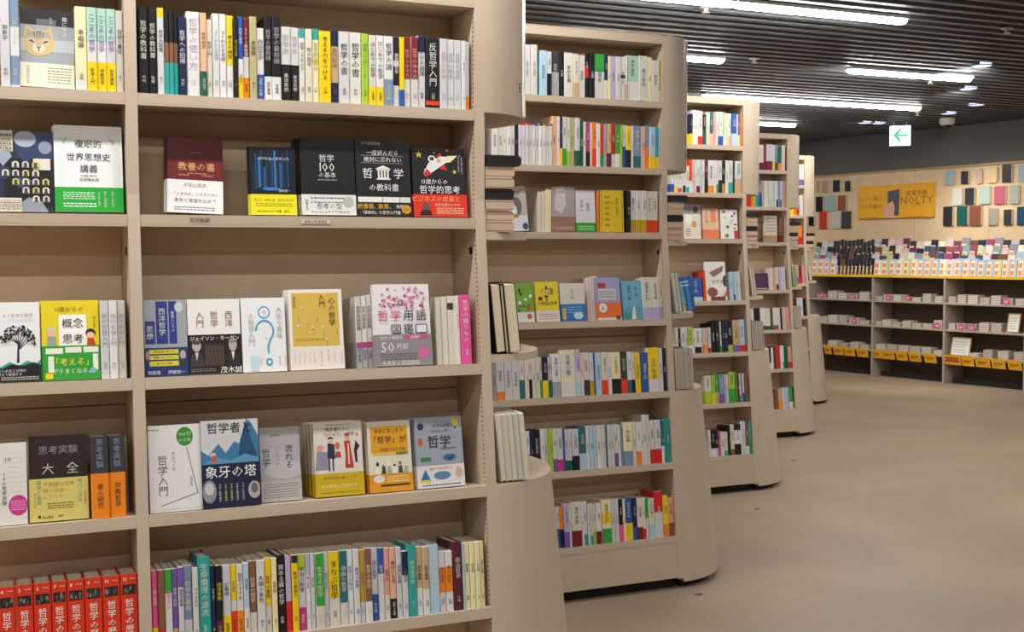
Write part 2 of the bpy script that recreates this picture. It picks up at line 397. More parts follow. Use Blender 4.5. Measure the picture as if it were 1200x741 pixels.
def spine_row(u, s, text, y_mid, hdef=.188, detail=1, phrase='', setback=.012, wdef=.128, titles=True, t_gap=None):
    if u > 1 or (u == 1 and s in 'EF'): detail = 0
    toks = [parse(t) for t in text.split()]; z = ZS[s]
    rs = random.Random(hash((u, len(text), phrase.count('r'), int(z * 1000))) & 0xffff if False else int(z * 1000) + u * 7919 + len(toks))
    if detail == 0:
        out = []
        for i, tk in enumerate(toks):
            out.append(tk)
            if i + 1 < len(toks) and tk[1] not in '-.' and not tk[3] and toks[i + 1][0] - tk[0] > (5.2 if u == 1 else 3.4):
                out.append((tk[0] + (toks[i + 1][0] - tk[0]) * rs.uniform(.4, .6), tk[1] if rs.random() < .75 else 'w', tk[2], [('b', 0, rs.uniform(.2, .35), rs.choice('ktgRbOv'))] if rs.random() < .3 else [], None, ''))
        toks = out
    for i in range(len(toks) - 1):
        x, col, h, zones, title, flags = toks[i]
        if col in '-.': continue
        xn = toks[i + 1][0]
        def ym(px):
            (xa, ya), (xb, yb) = y_mid; return ya + (yb - ya) * (px - xa) / (xb - xa)
        Yp = UY[u] - off(z + .09) + setback
        X0 = at_Y(x, ym(x), Yp).x; X1 = at_Y(xn, ym(xn), Yp).x
        lo, hi = UX[u] - 3 * BAY + .003, UX[u] - UP - .002
        for jb in range(4):
            u0, u1 = UX[u] - jb * BAY - UP, UX[u] - jb * BAY
            if X0 < u1 and X0 > u0 - .02: X0 = max(X0, u1 + .001) if X1 > u1 else X0
            if X1 > u0 and X0 < u0: X1 = min(X1, u0 - .001)
        t = X1 - X0 - (.0012 if t_gap is None else t_gap)
        if t < .003: continue
        hh = h or hdef * rs.choice([1, 1, 1, 1, .985, 1.015, .95, 1.04])
        wd = wdef if hh < .2 else min(.15, hh * .7)
        M = row_frame(u, s, setback + rs.uniform(-.004, .006)) @ Matrix.Translation(((X0 + X1) / 2, 0, 0))
        tl = None; tc = None
        if titles:
            tl = title if title else rs.choice(POOL)
            if '~' in (tl or ''): tl, tc = tl.split('~')
            if tl == '0': tl = None
            bz = max([e for k, a, e, c in zones if k == 'b'] or [0]); tz = min([a for k, a, e, c in zones if k == 't'] or [1])
            if tc is None:
                base = col
                if tz < .6: base = [c for k, a, e, c in zones if k == 't'][0]
                if base in DARK: tc = 'i'
                else: tc = rs.choice(['k', '4A4A4E', '6A6A6E', 'd', '3A4A6C', '7A4A4C', '5A5A5E'] if u == 0 else ['5A5A5E', '77777C', '6A6A70', '7A5A5C', '55607A'])
            pos = (max(bz, 0) + 1) / 2 if bz < .7 else .5
            if tl:
                n = len(tl); span = hh * (1 - bz) * .8
                tl = [(tl, pos + .02, min(t * (.72 if title else .55) * (.8 if u else 1), span / n * (.8 if u else 1)), tc)]
                if bz >= .2 and detail > 1:
                    bc = [c for k, a, e, c in zones if k == 'b'][-1]
                    tl.append((rs.choice(POOL), bz / 2, min(t * .5, hh * bz * .7 / 5), 'i' if bc in DARK else 'k'))
                elif detail > 1:
                    tl[0] = (tl[0][0], .62, min(t * (.72 if title else .58), hh * .62 / n), tc)
                    tl.append((rs.choice(['山田', '中村', '佐藤', '小林', '西田', '田中', '井上']), .17, min(t * .45, .009), tc))
        o = add_book(M, t, hh, wd, rs.choice(WHITES) if col == 'w' else col, zones, tl, None, None, detail=detail, hard=('h' in flags) or (t > .03))
        if o: PENDING.append((o, look_of(col, zones, t, hh, hdef), phrase, X0))
def flush_labels():
    from collections import defaultdict
    g = defaultdict(list)
    for p in PENDING: g[(p[1], p[2])].append(p)
    for (look, phrase), ps in g.items():
        ps.sort(key=lambda p: p[3])
        for k, (o, _, _, _) in enumerate(ps):
            lab = look + (', %s such from left' % ORD[k] if len(ps) > 1 else '') + ", " + phrase
            if len(lab.split()) > 16:
                lab = look.split(' and ')[0] + ' and %s, %s such from left, ' % (look.split(' and ')[1].split()[-1], ORD[k]) + phrase
            base = lab; q = 1
            while lab in LABELS:
                lab = base.replace(' book', ' volume', 1) if q == 1 else base.replace(' book', ' paperback', 1); q += 1
                if q > 3: break
            LABELS[lab] = 1
            tag(o, lab, 'book', 'spine-out books on the ' + phrase)

# face-out books --------------------------------------------------------
def add_cover_book(M, w, h, t, cov, art=(), band=(), title=(), spine='L', hard=False, spine_col=None):
    """front cover faces -y; x centred, origin at the foot of the front cover"""
    hx = w / 2; c = .0022 if hard else .0009; CM = pm(cov); b = MB(); SM = pm(spine_col) if spine_col else CM; ins = .003 if hard else .0006
    b.box(-hx, hx, 0, c, 0, h, CM); b.box(-hx, hx, t - c, t, 0, h, CM)
    if spine == 'L': b.box(-hx, -hx + c, c, t - c, 0, h, SM)
    else: b.box(hx - c, hx, c, t - c, 0, h, SM)
    o = b.build('book'); o.matrix_world = M
    p = MB(); x0, x1 = (-hx + c, hx - ins) if spine == 'L' else (-hx + ins, hx - c)
    p.box(x0, x1, c, t - c, .0008, h - ins, PAGE); p.build('page_block', o)
    lay = [0]
    def draw(items, name):
        if not items: return
        mb = MB()
        for it in items:
            lay[0] += 1; e = -.00004 * lay[0] - .0002
            pl = lambda x, y, e=e: ((x - .5) * w, e, y * h)
            k = it[0]
            if k == 'R': _, xa, ya, xb, yb, col = it; mb.flat([(xa, ya), (xb, ya), (xb, yb), (xa, yb)], pl, pm(col))
            elif k == 'E':
                _, cx, cy, rx, ry, col = it; n = 22
                mb.flat([(min(.995, max(.005, cx + rx * math.cos(2 * PI * q / n))), min(.995, max(.005, cy + ry * math.sin(2 * PI * q / n)))) for q in range(n)], pl, pm(col))
            elif k == 'P': mb.flat(it[1], pl, pm(it[2]))
            elif k == 'T':
                _, tx, cx, cy, sz, col, d = it
                mb.text(tx, (cx - .5) * w, cy * h, sz * w, lambda x, y, e=e: (x, e, y), pm(col) if col != 'k' else mat('242325', .5), d)
            elif k == 'L':                                        # rows of small print as short dashes
                _, xa, ya, xb, yb, nrow, col = it; rr = random.Random(int(xa * 997 + ya * 331 + nrow))
                for q in range(nrow):
                    yy = yb - (yb - ya) * (q + .5) / nrow; th = (yb - ya) / nrow * .42; xx = xa
                    while xx < xb:
                        ln = rr.uniform(.02, .07); x2 = min(xb, xx + ln)
                        mb.flat([(xx, yy - th / 2), (x2, yy - th / 2), (x2, yy + th / 2), (xx, yy + th / 2)], pl, pm(col)); xx = x2 + .014
                    if q == nrow - 1: break
        mb.build(name, o)
    draw(art, 'cover_art'); 
    if band:
        bx = [it for it in band if it[0] == 'R'][0]
        mb = MB(); e = -.0003 - .00004 * lay[0]; hb = h * bx[4] ; col = pm(bx[5]); z0 = h * bx[2] + .0003
        mb.add([(-hx - .0004, t * .97, z0), (-hx - .0004, e, z0), (hx + .0004, e, z0), (hx + .0004, t * .97, z0), (-hx - .0004, t * .97, hb), (-hx - .0004, e, hb), (hx + .0004, e, hb), (hx + .0004, t * .97, hb)],
               [(0, 1, 5, 4), (1, 2, 6, 5), (2, 3, 7, 6)], col)
        bo = mb.build('paper_band', o); lay[0] += 4
        rest = [it for it in band if it is not bx]
        if rest: draw(rest, 'band_print')
    draw(title, 'title')
    return o
def face_out(u, s, x0, x1, yt, yb, t, cov, label, art=(), band=(), title=(), lean=.12, setb=.022, yaw=0.0, copies=0, spine='L', hard=False, spine_col=None, group=None, lift=0.0, clab=None, roll=0.0):
    z = ZS[s]; Yp = UY[u] - off(z) + setb
    A, B = at_Y(x0, yb, Yp), at_Y(x1, yb, Yp); Tp = at_Y((x0 + x1) / 2, yt, Yp + .02)
    w = (B.x - A.x) - .001; Bz = at_Y((x0 + x1) / 2, yb, Yp).z; h = (Tp.z - Bz) / math.cos(lean)
    M = row_frame(u, s, setb) @ Matrix.Translation(((A.x + B.x) / 2, 0, lift + t * math.sin(lean) + w / 2 * abs(math.sin(roll)) + .0006)) @ Matrix.Rotation(yaw, 4, 'Z') @ Matrix.Rotation(-lean, 4, 'X') @ Matrix.Rotation(roll, 4, 'Y')
    o = add_cover_book(M, w, h, t, cov, art, band, title, spine, hard, spine_col); tag(o, label, 'book', group or "books standing face out on the %s bookcase" % TH_WORD[u]); LABELS[label] = 1
    for k in range(copies):
        dy_ = (t + .003) * (k + 1) / math.cos(lean); M2 = Matrix.Translation(row_frame(u, s).to_3x3() @ Vector((-.002 * (k + 1), dy_, 0))) @ M
        nb = [it for it in band if it[0] == 'R'][:1]
        o2 = link('book', o.data); o2.matrix_world = M2
        for ch in o.children:
            if ch.name.startswith(('page_block', 'paper_band')): c2 = ch.copy(); COL.objects.link(c2); c2.parent = o2
        lb = (clab or label) ; lb = ('%s copy behind: ' % ['second', 'third', 'fourth', 'fifth'][k]) + lb
        lb = ' '.join(lb.split()[:16]); tag(o2, lb, 'book', group or 'stacked copies behind the face-out books')
    return o
# ---- nearest bookcase: spine rows
spine_row(0, 'A', '0w:200 12s:202/m35-68w/b2w 23- 88c:196/b12w 102w:196/t40x/b35y/#こころの哲学~v 113.8w:196/t40x/b35y/#こころの哲学~v 125w:196/t40x/b35y/#こころの哲学~v 136w:194/#自由と責任~d 145.', ((0, 55), (145, 65)), phrase="left bay's top row", detail=2)
spine_row(0, 'A', '162.5k:208/#哲学の教科書~i/!h 174k:208/#哲学の教科書~i/!h 184.5w:208/t11y/#哲学大図鑑~k 192.5k:203/m38-62A/b38t/#0 198.5k:203/m38-62A/b38t/#0 203.5k:203/m38-62A/b38t/#0 209n:190/#哲学への回帰~w 219w:206/#哲学の使い方~V/!h 235q:204/b30G/#世界哲学~R 242.5i:190/#哲学入門~d 249.5w:205/#よくわかる哲学~s 257.5w:205/#よくわかる思想~d 265.5w:203/t60y/#考える練習~k 274k:198/#悪と全体主義~Y 279b:202/b48w/b26y/#人生の哲学~w 285w:200/t48R/b26O/#2001年哲学の旅~w 292.5o:204/#幸福論~k 301w:178/b35b/#西田哲学~k 310k:207/b28w/#哲学の最前線~e/!h 319k:207/b28w/#哲学の最前線~e/!h 329.5w:186/b49k/#哲学史~e 341w:186/b49k/#哲学史~e 351w:185/t13t/#哲学ってなんだ~k 358i:184/#知の技法~d 366c:186/t15t/m55-58y/#哲学的な何か~g 374y:182/#考える力をつける~k 388n:186/m28-78a/#自然哲学~A 397w:185/#哲学の書~k 410w:185/#哲学の書~k 424l:184/#世界のエリート~g 432.5w:181/b26y/#はじめての哲学~k 441w:181/b26y/#はじめての哲学~k 450w:181/b38s/#哲学の謎~n 461w:180/t34k/m30-58k/#論理と哲学~w 468y:181/b24b/#0 474w:184/t60R/#哲学の歩き方~P 482w:184/t60R/#哲学の歩き方~P 490.5w:190/t23n/#わかる論理~k 499k:185/m4-10z/#反哲学入門~w/!h 515w:185/#哲学の原点~P 524w:185/#哲学の根本~e 532.5w:185/#哲学の世界~e 541w:184/#考える~g 546w:183/b20O/#0 551.', ((165, 65), (550, 92)), phrase="nearest bookcase's top row", detail=2)
spine_row(0, 'E', '178p:188/b28y/#愛の思想~w 185A:188/b26r/#0 193.5w:188/t30g/#哲学する~p 202v:187/b24a/#道徳の問題~w 209w:190/t25v/#倫理学講義~k 215.5w:192/t68s/#哲学史講義 226w:184/#ファシズム~k 233t:208/#生命倫理の源流~w/!h 247.5n:185 253k:184/b28m/#西洋思想~y 261w:183/b33y 271w:182/t48y/b38z 278w:180/b38O/#哲学のすすめ 286B:183/b40w 292.5w:186/t68A/#社会の哲学~c 301.5w:186/#人間の条件~k 311w:190/t62y/#哲学の冒険~k 319c:188/#哲学塾~k 325.5k:193/#資本主義の哲学~w/!h 335.5r:190/t60V/#0 342.5y:190/t10n/#哲学の感染力~k 350w:190/t20l/b30M/#本当の哲学~k 359w:190/t28V/#働く哲学~v 364.5w:190/#近代性~v 370w:188/t70g/#生きる哲学 380.5w:189/#思考の方法~b 386w:188/t62y/#まなぶ哲学~k 399w:188/t70T/#自由の哲学~w 408w:188/#哲学とは何か~b 415w:188/#資本の思想~b 422w:185/t72Y/#世界史 428w:188/t72A/#哲学の余白~c 436w:187/b36b/#法の哲学~b 444w:185/t36b/#西洋哲学史~w 451w:183/t66P/#哲学人~R 457.5q:182/b28k/#責任の生成~R 465w:182/#孤独の思想~k 471.5w:170/t36n/#論理学 478.5t:185/!h 488w:178/t60a 495.5w:176/t62a 503B:180/#哲学散歩~w/!h 514.5w:158/m32-74O 522.5w:158/m32-74O 531.5m:180/!h 542B:176 544.5c:174 551c:174 557c:174 562.5c:174 568.', ((180, 702), (565, 672)), phrase="nearest bookcase's bottom row", detail=2)
spine_row(0, 'C', '117.5w:188/#現代思想入門~e 128w:188/#現代思想入門~e 138w:188/#現代思想入門~e 148.', ((117, 396), (148, 394)), phrase="left bay's third row", detail=2, setback=.02)
spine_row(0, 'C', '536w:186/#問いを立てる~p 540p:187/#哲学の贈りもの~w/!h 552.', ((533, 382), (553, 380)), phrase="nearest bookcase's third row", detail=2, setback=.02)
spine_row(0, 'D', '106.5d:193/b55O/#思考実験~s/!h 128d:193/b55O/#思考実験~s/!h 147.5.', ((106, 558), (147, 556)), phrase="left bay's fourth row", detail=2, setback=.01)
# the orange-red history series in the left bay
edges = [-2.5, 18, 39.3, 60.5, 79, 99.5, 120.5, 141.5, 162]
for k in range(8):
    Yp = UY[0] - off(ZS['E'] + .09) + .014; ym = 712 - 4 * k / 7
    A, B_ = at_Y(edges[k], ym, Yp).x, at_Y(edges[k + 1], ym, Yp).x; t = B_ - A - .0015
    o = add_book(row_frame(0, 'E', .014) @ Matrix.Translation(((A + B_) / 2, 0, 0)), t, .186, .135, 'D8391E', (), None, detail=2, hard=True)
    vol = str(k + 4)
    ph = MB(); r = random.Random(k)
    ph.add([(-t * .40, -.0004, .139), (t * .40, -.0004, .139), (t * .40, -.0004, .162), (-t * .40, -.0004, .162)], [(0, 1, 2, 3)], mat('2A2422', .5))
    for q in range(9):
        x = -t * .38 + r.random() * t * .7; z0 = .140 + r.random() * .01; wd_ = .001 + r.random() * .003
        ph.add([(x, -.0006, z0), (x + wd_, -.0006, z0), (x + wd_, -.0006, z0 + .006 + r.random() * .008), (x, -.0006, z0 + .008)], [(0, 1, 2, 3)], mat(['6F6862', '8F8880', '4A423E'][q % 3], .5))
    ph.build('spine_picture', o)
    tl = MB(); pl = lambda x, y: (x, -.0008, y)
    tl.text(vol, -t * .26, .175, .013, pl, mat('F2ECE4', .5)); tl.text('哲学の歴史', 0, .078, .0205, pl, mat('F2ECE4', .5), 'v')
    tl.text('中央公論', t * .2, .1755, .0032, pl, mat('F2ECE4', .5))
    tl.build('title', o)
    bb = MB(); bb.add([(-t / 2, -.0005, .0005), (t / 2, -.0005, .0005), (t / 2, -.0005, .012), (-t / 2, -.0005, .012)], [(0, 1, 2, 3)], mat('1C1614', .5)); bb.build('spine_panel', o)
    tag(o, 'thick orange-red history hardback numbered %s on its spine, left bay' % vol, 'book', 'orange-red numbered history series')

# ---- nearest bookcase: face-out covers
cat = '8C8A88'
face_out(0, 'A', 23.5, 87.5, 12, 103, .012, '9AA0A4', 'book with a cat face on its grey cover, face out in the top left bay', roll=.02,
  art=[('R', 0, .80, 1, 1, '1E1E20'), ('R', .30, .80, .66, .88, '5C6064'), ('R', 0, .46, 1, .62, 'B4B8BC'), ('E', .34, .57, .30, .17, 'CDB078'), ('P', [(.06, .60), (.10, .80), (.27, .70)], 'CDB078'), ('P', [(.42, .70), (.56, .79), (.62, .60)], 'CDB078'),
       ('P', [(.10, .63), (.12, .76), (.22, .70)], 'B89A84'), ('P', [(.46, .70), (.54, .755), (.57, .63)], 'B89A84'), ('E', .34, .62, .23, .11, 'A39A88'), ('E', .2, .58, .1, .06, 'C2B090'), ('E', .48, .58, .1, .06, 'C2B090'), ('E', .34, .50, .12, .065, 'D6C9AE'), ('E', .34, .56, .05, .07, 'B8A88A'),
       ('P', [(.15, .595), (.21, .575), (.28, .565), (.21, .60)], '2E2A26'), ('P', [(.40, .565), (.47, .575), (.53, .595), (.47, .60)], '2E2A26'), ('P', [(.30, .515), (.38, .515), (.34, .485)], '7C5A4A'),
       ('P', [(.30, .72), (.315, .62), (.33, .72)], '6A6258'), ('P', [(.35, .72), (.365, .62), (.38, .72)], '6A6258'), ('P', [(.24, .70), (.27, .64), (.27, .70)], '6A6258'), ('P', [(.41, .70), (.41, .64), (.44, .70)], '6A6258'), ('P', [(.335, .485), (.345, .485), (.36, .455), (.34, .465), (.32, .455)], '6A5A4C')],
  band=[('R', 0, 0, 1, .31, 'E8E0C4'), ('L', .5, .05, .95, .27, 6, '8C8474'), ('L', .12, .04, .17, .27, 12, '6C6458')],
  title=[('T', '猫に学ぶ', .82, .80, .1, 'w', 'v'), ('T', '哲学', .56, .86, .07, 'e', 'v')])
arch = []
for ry in range(5):
    for rx in range(5):
        if (ry, rx) in ((4, 0), (3, 4), (0, 0), (0, 1), (0, 2), (1, 0), (4, 4), (2, 0), (1, 1)): continue
        ax, ay = .14 + rx * .18, .16 + ry * .105; ic = ['DDD6BE', 'C9BE74', 'C6C4C2'][(rx * 2 + ry) % 3]
        arch += [('R', ax - .062, ay - .038, ax + .062, ay + .012, ic), ('E', ax, ay + .012, .062, .030, ic), ('E', ax, ay + .008, .030, .018, '3A3733'), ('P', [(ax - .045, ay - .036), (ax + .045, ay - .036), (ax + .02, ay - .004), (ax - .02, ay - .004)], '4A4640')]
face_out(0, 'B', -2, 64, 156, 251, .02, '23283F', 'dark navy book with grey blots and rows of little portraits, second row left bay',
  art=[('R', .12, .06, 1, .66, '14151B'), ('P', [(.3, 1), (1, 1), (1, .66), (.86, .6), (.62, .66), (.5, .6), (.34, .72)], '2F3A60'), ('E', .5, .9, .2, .1, 'A8AEBC'), ('E', .86, .8, .12, .08, '8A93A8'), ('P', [(0, .64), (.1, .56), (.26, .68), (.2, .78), (0, .76)], '9AA2B4'), ('E', .1, .48, .14, .08, '2F3A60'),
       ('P', [(.4, 0), (.9, 0), (.78, .13), (.55, .18), (.42, .12)], '8D93A2'), ('E', .45, .36, .16, .07, '39446A'), ('R', 0, 0, .42, .17, 'E0DACA'), ('R', 0, .74, .28, 1, 'DDD6BE'), ('R', .64, .52, .95, .66, 'DCD6C6')] + arch,
  title=[('L', .02, .75, .26, .97, 4, '6C6450'), ('L', .02, .02, .42, .15, 5, '7C7464')])
face_out(0, 'B', 64.8, 145.5, 150, 251, .034, 'EBEBEA', 'white book with green foot band, face out beside the left upright, second row',
  art=[('R', .04, .05, .14, .85, 'DCE8E2'), ('R', .86, .05, .96, .85, 'DCE8E2'), ('P', [(.1, .82), (.2, .86), (.14, .78)], 'A8CDB8'), ('P', [(.9, .82), (.8, .86), (.86, .78)], 'A8CDB8')],
  band=[('R', 0, 0, 1, .285, '22A336'), ('L', .12, .14, .58, .235, 4, 'D8F0DA'), ('L', .12, .05, .6, .11, 2, 'F0FAF0'), ('T', '世界の見方が', .84, .15, .042, 'w', 'v'), ('T', '変わる思想史', .73, .15, .042, 'w', 'v'), ('T', '人文知の冒険', .64, .15, .036, 'w', 'v')],
  title=[('T', '複眼的', .5, .79, .135, '2E2D30', 'h'), ('T', '世界思想史', .5, .635, .13, '2E2D30', 'h'), ('T', '講義', .5, .50, .135, '2E2D30', 'h'), ('L', .38, .41, .62, .43, 1, '5A5A5A'), ('T', '吉岡隆太朗', .5, .375, .058, '3C3B3E', 'h')], copies=1, clab='white and green book face out by the left upright')
face_out(0, 'B', 196, 261.5, 155.5, 243.5, .013, '5F1620', 'dark red book with white foot band standing apart, second row', roll=.035, lean=.16, lift=.0, setb=.035,
  art=[('R', .03, .42, .97, .7, '6E1722'), ('L', .2, .49, .4, .52, 1, 'B8935C'), ('L', .62, .49, .82, .52, 1, 'B8935C'), ('L', .36, .52, .7, .54, 1, 'D0A870')],
  band=[('R', 0, 0, 1, .44, 'E8E7E6'), ('T', '戸田山和久', .5, .37, .085, '3A393C', 'h'), ('T', '「よき大人」になるための', .5, .25, .07, '3A393C', 'h'), ('T', '勇気と覚悟を込めて', .5, .165, .085, '3A393C', 'h'), ('L', .12, .03, .86, .09, 2, '4A494C')],
  title=[('T', '教養の書', .52, .62, .17, 'D9AE72', 'h'), ('L', .4, .8, .62, .82, 1, 'A07848')], copies=2, clab='dark red book standing apart, second row')
face_out(0, 'B', 294.5, 348.5, 174.5, 254, .012, '10151F', 'black book with blue shafts of light and yellow foot band, second row',
  art=[('R', .06 + .058 * k, .36 + .02 * ((k * 5) % 4), .06 + .058 * k + [.05, .03, .055, .04][k % 4], [.78, .9, .84, .95, .7][k % 5], ['16263C', '1E3C60', '24568C', '1A3352', '2E6BA6', '1C4470'][(k * 5) % 6]) for k in range(14)] + [('E', .45, .385, .2, .025, '3A78B4')],
  band=[('R', 0, 0, 1, .305, 'E6DC20'), ('T', '考える、思考の旅、世界が広がる', .5, .22, .058, '4A4616', 'h'), ('L', .1, .12, .9, .18, 2, '8C8420'), ('T', '読み継がれる入門書、復刊', .48, .055, .058, '4A4616', 'h')],
  title=[('T', '現代社会の哲学入門', .52, .83, .075, 'B8C4D0', 'h'), ('T', '鷲田清一', .74, .36, .065, 'w', 'h')], copies=1, clab='black and blue book with yellow foot band, second row')
face_out(0, 'B', 354.5, 418, 164.5, 255, .026, '18181B', 'thick black book with a large white 100 on its cover, second row', spine='L',
  band=[('R', 0, 0, 1, .265, 'DEDDDA'), ('L', .16, .2, .84, .24, 1, '5A595C'), ('T', '思考の型', .5, .115, .12, '38373A', 'h'), ('L', .16, .15, .8, .18, 1, '5A595C'), ('T', '教養大全', .085, .13, .05, '4A494C', 'v'), ('E', .86, .17, .1, .07, 'B8B6B0'), ('T', 'ものごとのすべてがわかる', .52, .04, .06, '38373A', 'h')],
  title=[('T', '哲学', .48, .735, .145, 'D4D3D0', 'h'), ('T', '100', .47, .625, .23, 'D4D3D0', 'h'), ('T', 'の基本', .48, .52, .11, 'D4D3D0', 'h'), ('L', .3, .44, .66, .47, 1, '9A999A')], copies=2, clab='thick black book with a 100 on its cover')
temple = [('R', .37, .475, .63, .49, 'E4E2DE'), ('R', .40, .49, .60, .505, 'E4E2DE'), ('R', .37, .60, .63, .615, 'E4E2DE'), ('P', [(.36, .62), (.64, .62), (.5, .665)], 'E4E2DE')] + [('R', .40 + .056 * k, .505, .432 + .056 * k, .60, 'E4E2DE') for k in range(4)]
face_out(0, 'B', 419, 483, 166.5, 255, .03, '1B1B1D', 'black book with a white temple drawing in its title, second row',
  art=temple + [('R', .1, .79, .86, .795, '9A9A98'), ('R', .1, .69, .86, .695, '9A9A98')],
  band=[('R', 0, 0, 1, .25, '222124'), ('R', .02, .175, .46, .245, 'E2E0DC'), ('R', .47, .175, .78, .245, 'E2E0DC'), ('R', .79, .175, .98, .245, 'D8D6D2'), ('T', '読書猿、', .2, .12, .1, 'E8B428', 'h'), ('T', '飲茶、', .53, .12, .1, 'E8B428', 'h'), ('T', '推薦', .78, .12, .07, 'w', 'h'), ('T', '「革新的」な哲学入門書', .42, .04, .068, 'E4E2DE', 'h'), ('E', .9, .085, .09, .06, 'C8921C'), ('T', '100', .9, .085, .07, '3A2A10', 'h')],
  title=[('T', 'まず高校倫理', .28, .95, .06, 'B8B6B4', 'h'), ('T', '一度読んだら', .5, .83, .1, 'E4E2DE', 'h'), ('T', '絶対に忘れない', .5, .74, .1, 'E4E2DE', 'h'), ('T', '哲', .21, .555, .2, 'ECEAE6', 'h'), ('T', '学', .78, .555, .2, 'ECEAE6', 'h'), ('T', 'の教科書', .5, .37, .14, 'E4E2DE', 'h')], copies=1, clab='black book with a white temple drawing')
star = lambda cx, cy, r, col: ('P', [(cx + (r if q % 2 == 0 else r * .42) * math.sin(q * PI / 5), cy + (r if q % 2 == 0 else r * .42) * math.cos(q * PI / 5) * .75) for q in range(10)], col)
face_out(0, 'B', 485.5, 548, 174.5, 255, .014, '19181B', 'black book with a white rocket drawing and red foot band, second row',
  art=[star(.13, .90, .07, 'E6C43A'), star(.79, .66, .045, 'D8D020'), star(.66, .97, .03, 'E6B43A'), ('E', .24, .68, .02, .015, 'C8C4BC'), ('E', .42, .93, .02, .015, 'B8A040'), ('E', .9, .9, .01, .008, 'w'),
       ('P', [(.20, .62), (.24, .58), (.62, .78), (.66, .88), (.52, .88), (.30, .78)], 'DEDCD8'), ('P', [(.20, .62), (.24, .585), (.36, .62), (.27, .70)], 'CF2C26'), ('P', [(.62, .79), (.72, .80), (.86, .90), (.66, .89)], 'E9DDB0'),
       ('P', [(.44, .88), (.54, .94), (.56, .88)], 'CF2C26'), ('P', [(.50, .70), (.66, .68), (.60, .76)], 'CF2C26'), ('E', .37, .84, .07, .05, 'ECEAE6'), ('E', .37, .845, .045, .03, '3C3B40'), ('E', .50, .82, .04, .03, 'CFA890')],
  band=[('R', 0, 0, 1, .325, 'D9321C'), ('T', 'ビジネスの成果と', .42, .26, .115, 'F0A070', 'h'), ('E', .22, .13, .075, .07, '6A5048'), ('P', [(.1, 0.02), (.34, .02), (.30, .10), (.14, .10)], '2A2422'), ('T', '人生を豊かにする', .63, .175, .06, 'F2D6C8', 'h'), ('L', .42, .04, .94, .14, 4, 'F0C0A8')],
  title=[('T', '13歳からの', .40, .51, .105, 'ECEAE6', 'h'), ('T', '哲学的思考', .5, .395, .155, 'F0EEEA', 'h'), ('T', '人生の問いに答える', .93, .75, .035, 'w', 'v'), ('T', 'はじめての思考法', .87, .77, .033, 'w', 'v')], copies=1, clab='black book with a white rocket drawing')
# third row
tree = [('P', [(.46, .24), (.52, .24), (.52, .50), (.49, .50)], '26252A')]
rt = random.Random(3)
for q in range(9):
    a_ = .35 + q * .3; ex, ey = .5 + .36 * math.cos(a_), .50 + .17 * math.sin(a_)
    tree.append(('P', [(.49, .40 + .01 * q), (.52, .40 + .01 * q), (ex + .01, ey), (ex, ey + .01)], '26252A'))
for q in range(110):
    a_ = rt.uniform(-.1, 1.08) * PI; rr_ = rt.uniform(.25, 1) ** .6
    tree.append(('E', .5 + .40 * rr_ * math.cos(a_), .52 + .19 * rr_ * math.sin(a_), rt.uniform(.012, .035), rt.uniform(.006, .016), '232226'))
face_out(0, 'C', -4, 48.5, 353, 447.5, .013, 'E6E6E6', 'white book with a black bare tree on its cover, third row left bay', lean=.06,
  art=tree + [('P', [(0, 0), (1, 0), (1, .27), (.9, .22), (.7, .26), (.5, .2), (.3, .25), (.1, .19), (0, .24)], '2F9C80')],
  band=[('R', 0, 0, 1, .02, '1C1B1E'), ('P', [(0, .02), (1, .02), (1, .2), (.85, .24), (.6, .2), (.35, .22), (.12, .17), (0, .19)], '1C1B1E'), ('T', 'よい人生とは何か', .35, .14, .08, 'w', 'h'), ('T', '考えて後悔する', .3, .095, .08, 'w', 'h'), ('L', .1, .02, .95, .07, 2, 'C8C6C2')],
  title=[('T', 'よく生きる哲学', .5, .83, .1, '5A595C', 'h')])
face_out(0, 'C', 50, 118, 352, 446, .014, 'E4CC18', 'yellow and green book with white word boxes and two cartoon figures, third row left bay', lean=.06,
  art=[('R', .3, .6, .78, .82, 'F4F2EC'), ('R', .3, .42, .78, .6, 'F0EEE8'), ('E', .17, .63, .1, .035, 'C8CFA0'), ('E', .17, .58, .08, .05, 'E6B49C'), ('P', [(.08, .42), (.26, .42), (.24, .55), (.1, .55)], '8FA98C'), ('E', .85, .58, .09, .06, '3A2A26'), ('E', .85, .555, .07, .04, 'E8BFA0'), ('P', [(.78, .42), (.94, .42), (.9, .52), (.8, .52)], 'C83A2E')],
  band=[('R', 0, 0, 1, .43, '2F9A34'), ('R', .06, .33, .36, .4, 'E9E6DA'), ('R', .40, .34, .68, .41, 'E9E6DA'), ('R', .72, .34, .98, .41, 'E9E6DA'), ('R', .1, .1, .2, .3, 'E9E6DA'), ('R', .88, .12, .97, .32, 'E9E6DA'), ('T', '「考える」', .52, .225, .15, 'F0E04A', 'h'), ('T', 'がうまくなる。', .53, .11, .105, 'F0EEE8', 'h'), ('R', .05, .02, .18, .09, 'E4CC18'), ('E', .88, .11, .06, .035, '7FB4C8')],
  title=[('T', '11歳からの', .48, .89, .11, '8C6A18', 'h'), ('T', '概念', .54, .71, .19, '2A292C', 'h'), ('T', '思考', .54, .515, .19, '2A292C', 'h'), ('T', '考える教室', .92, .72, .045, '6A5A18', 'v')], copies=1, clab='yellow and green book with cartoon figures')
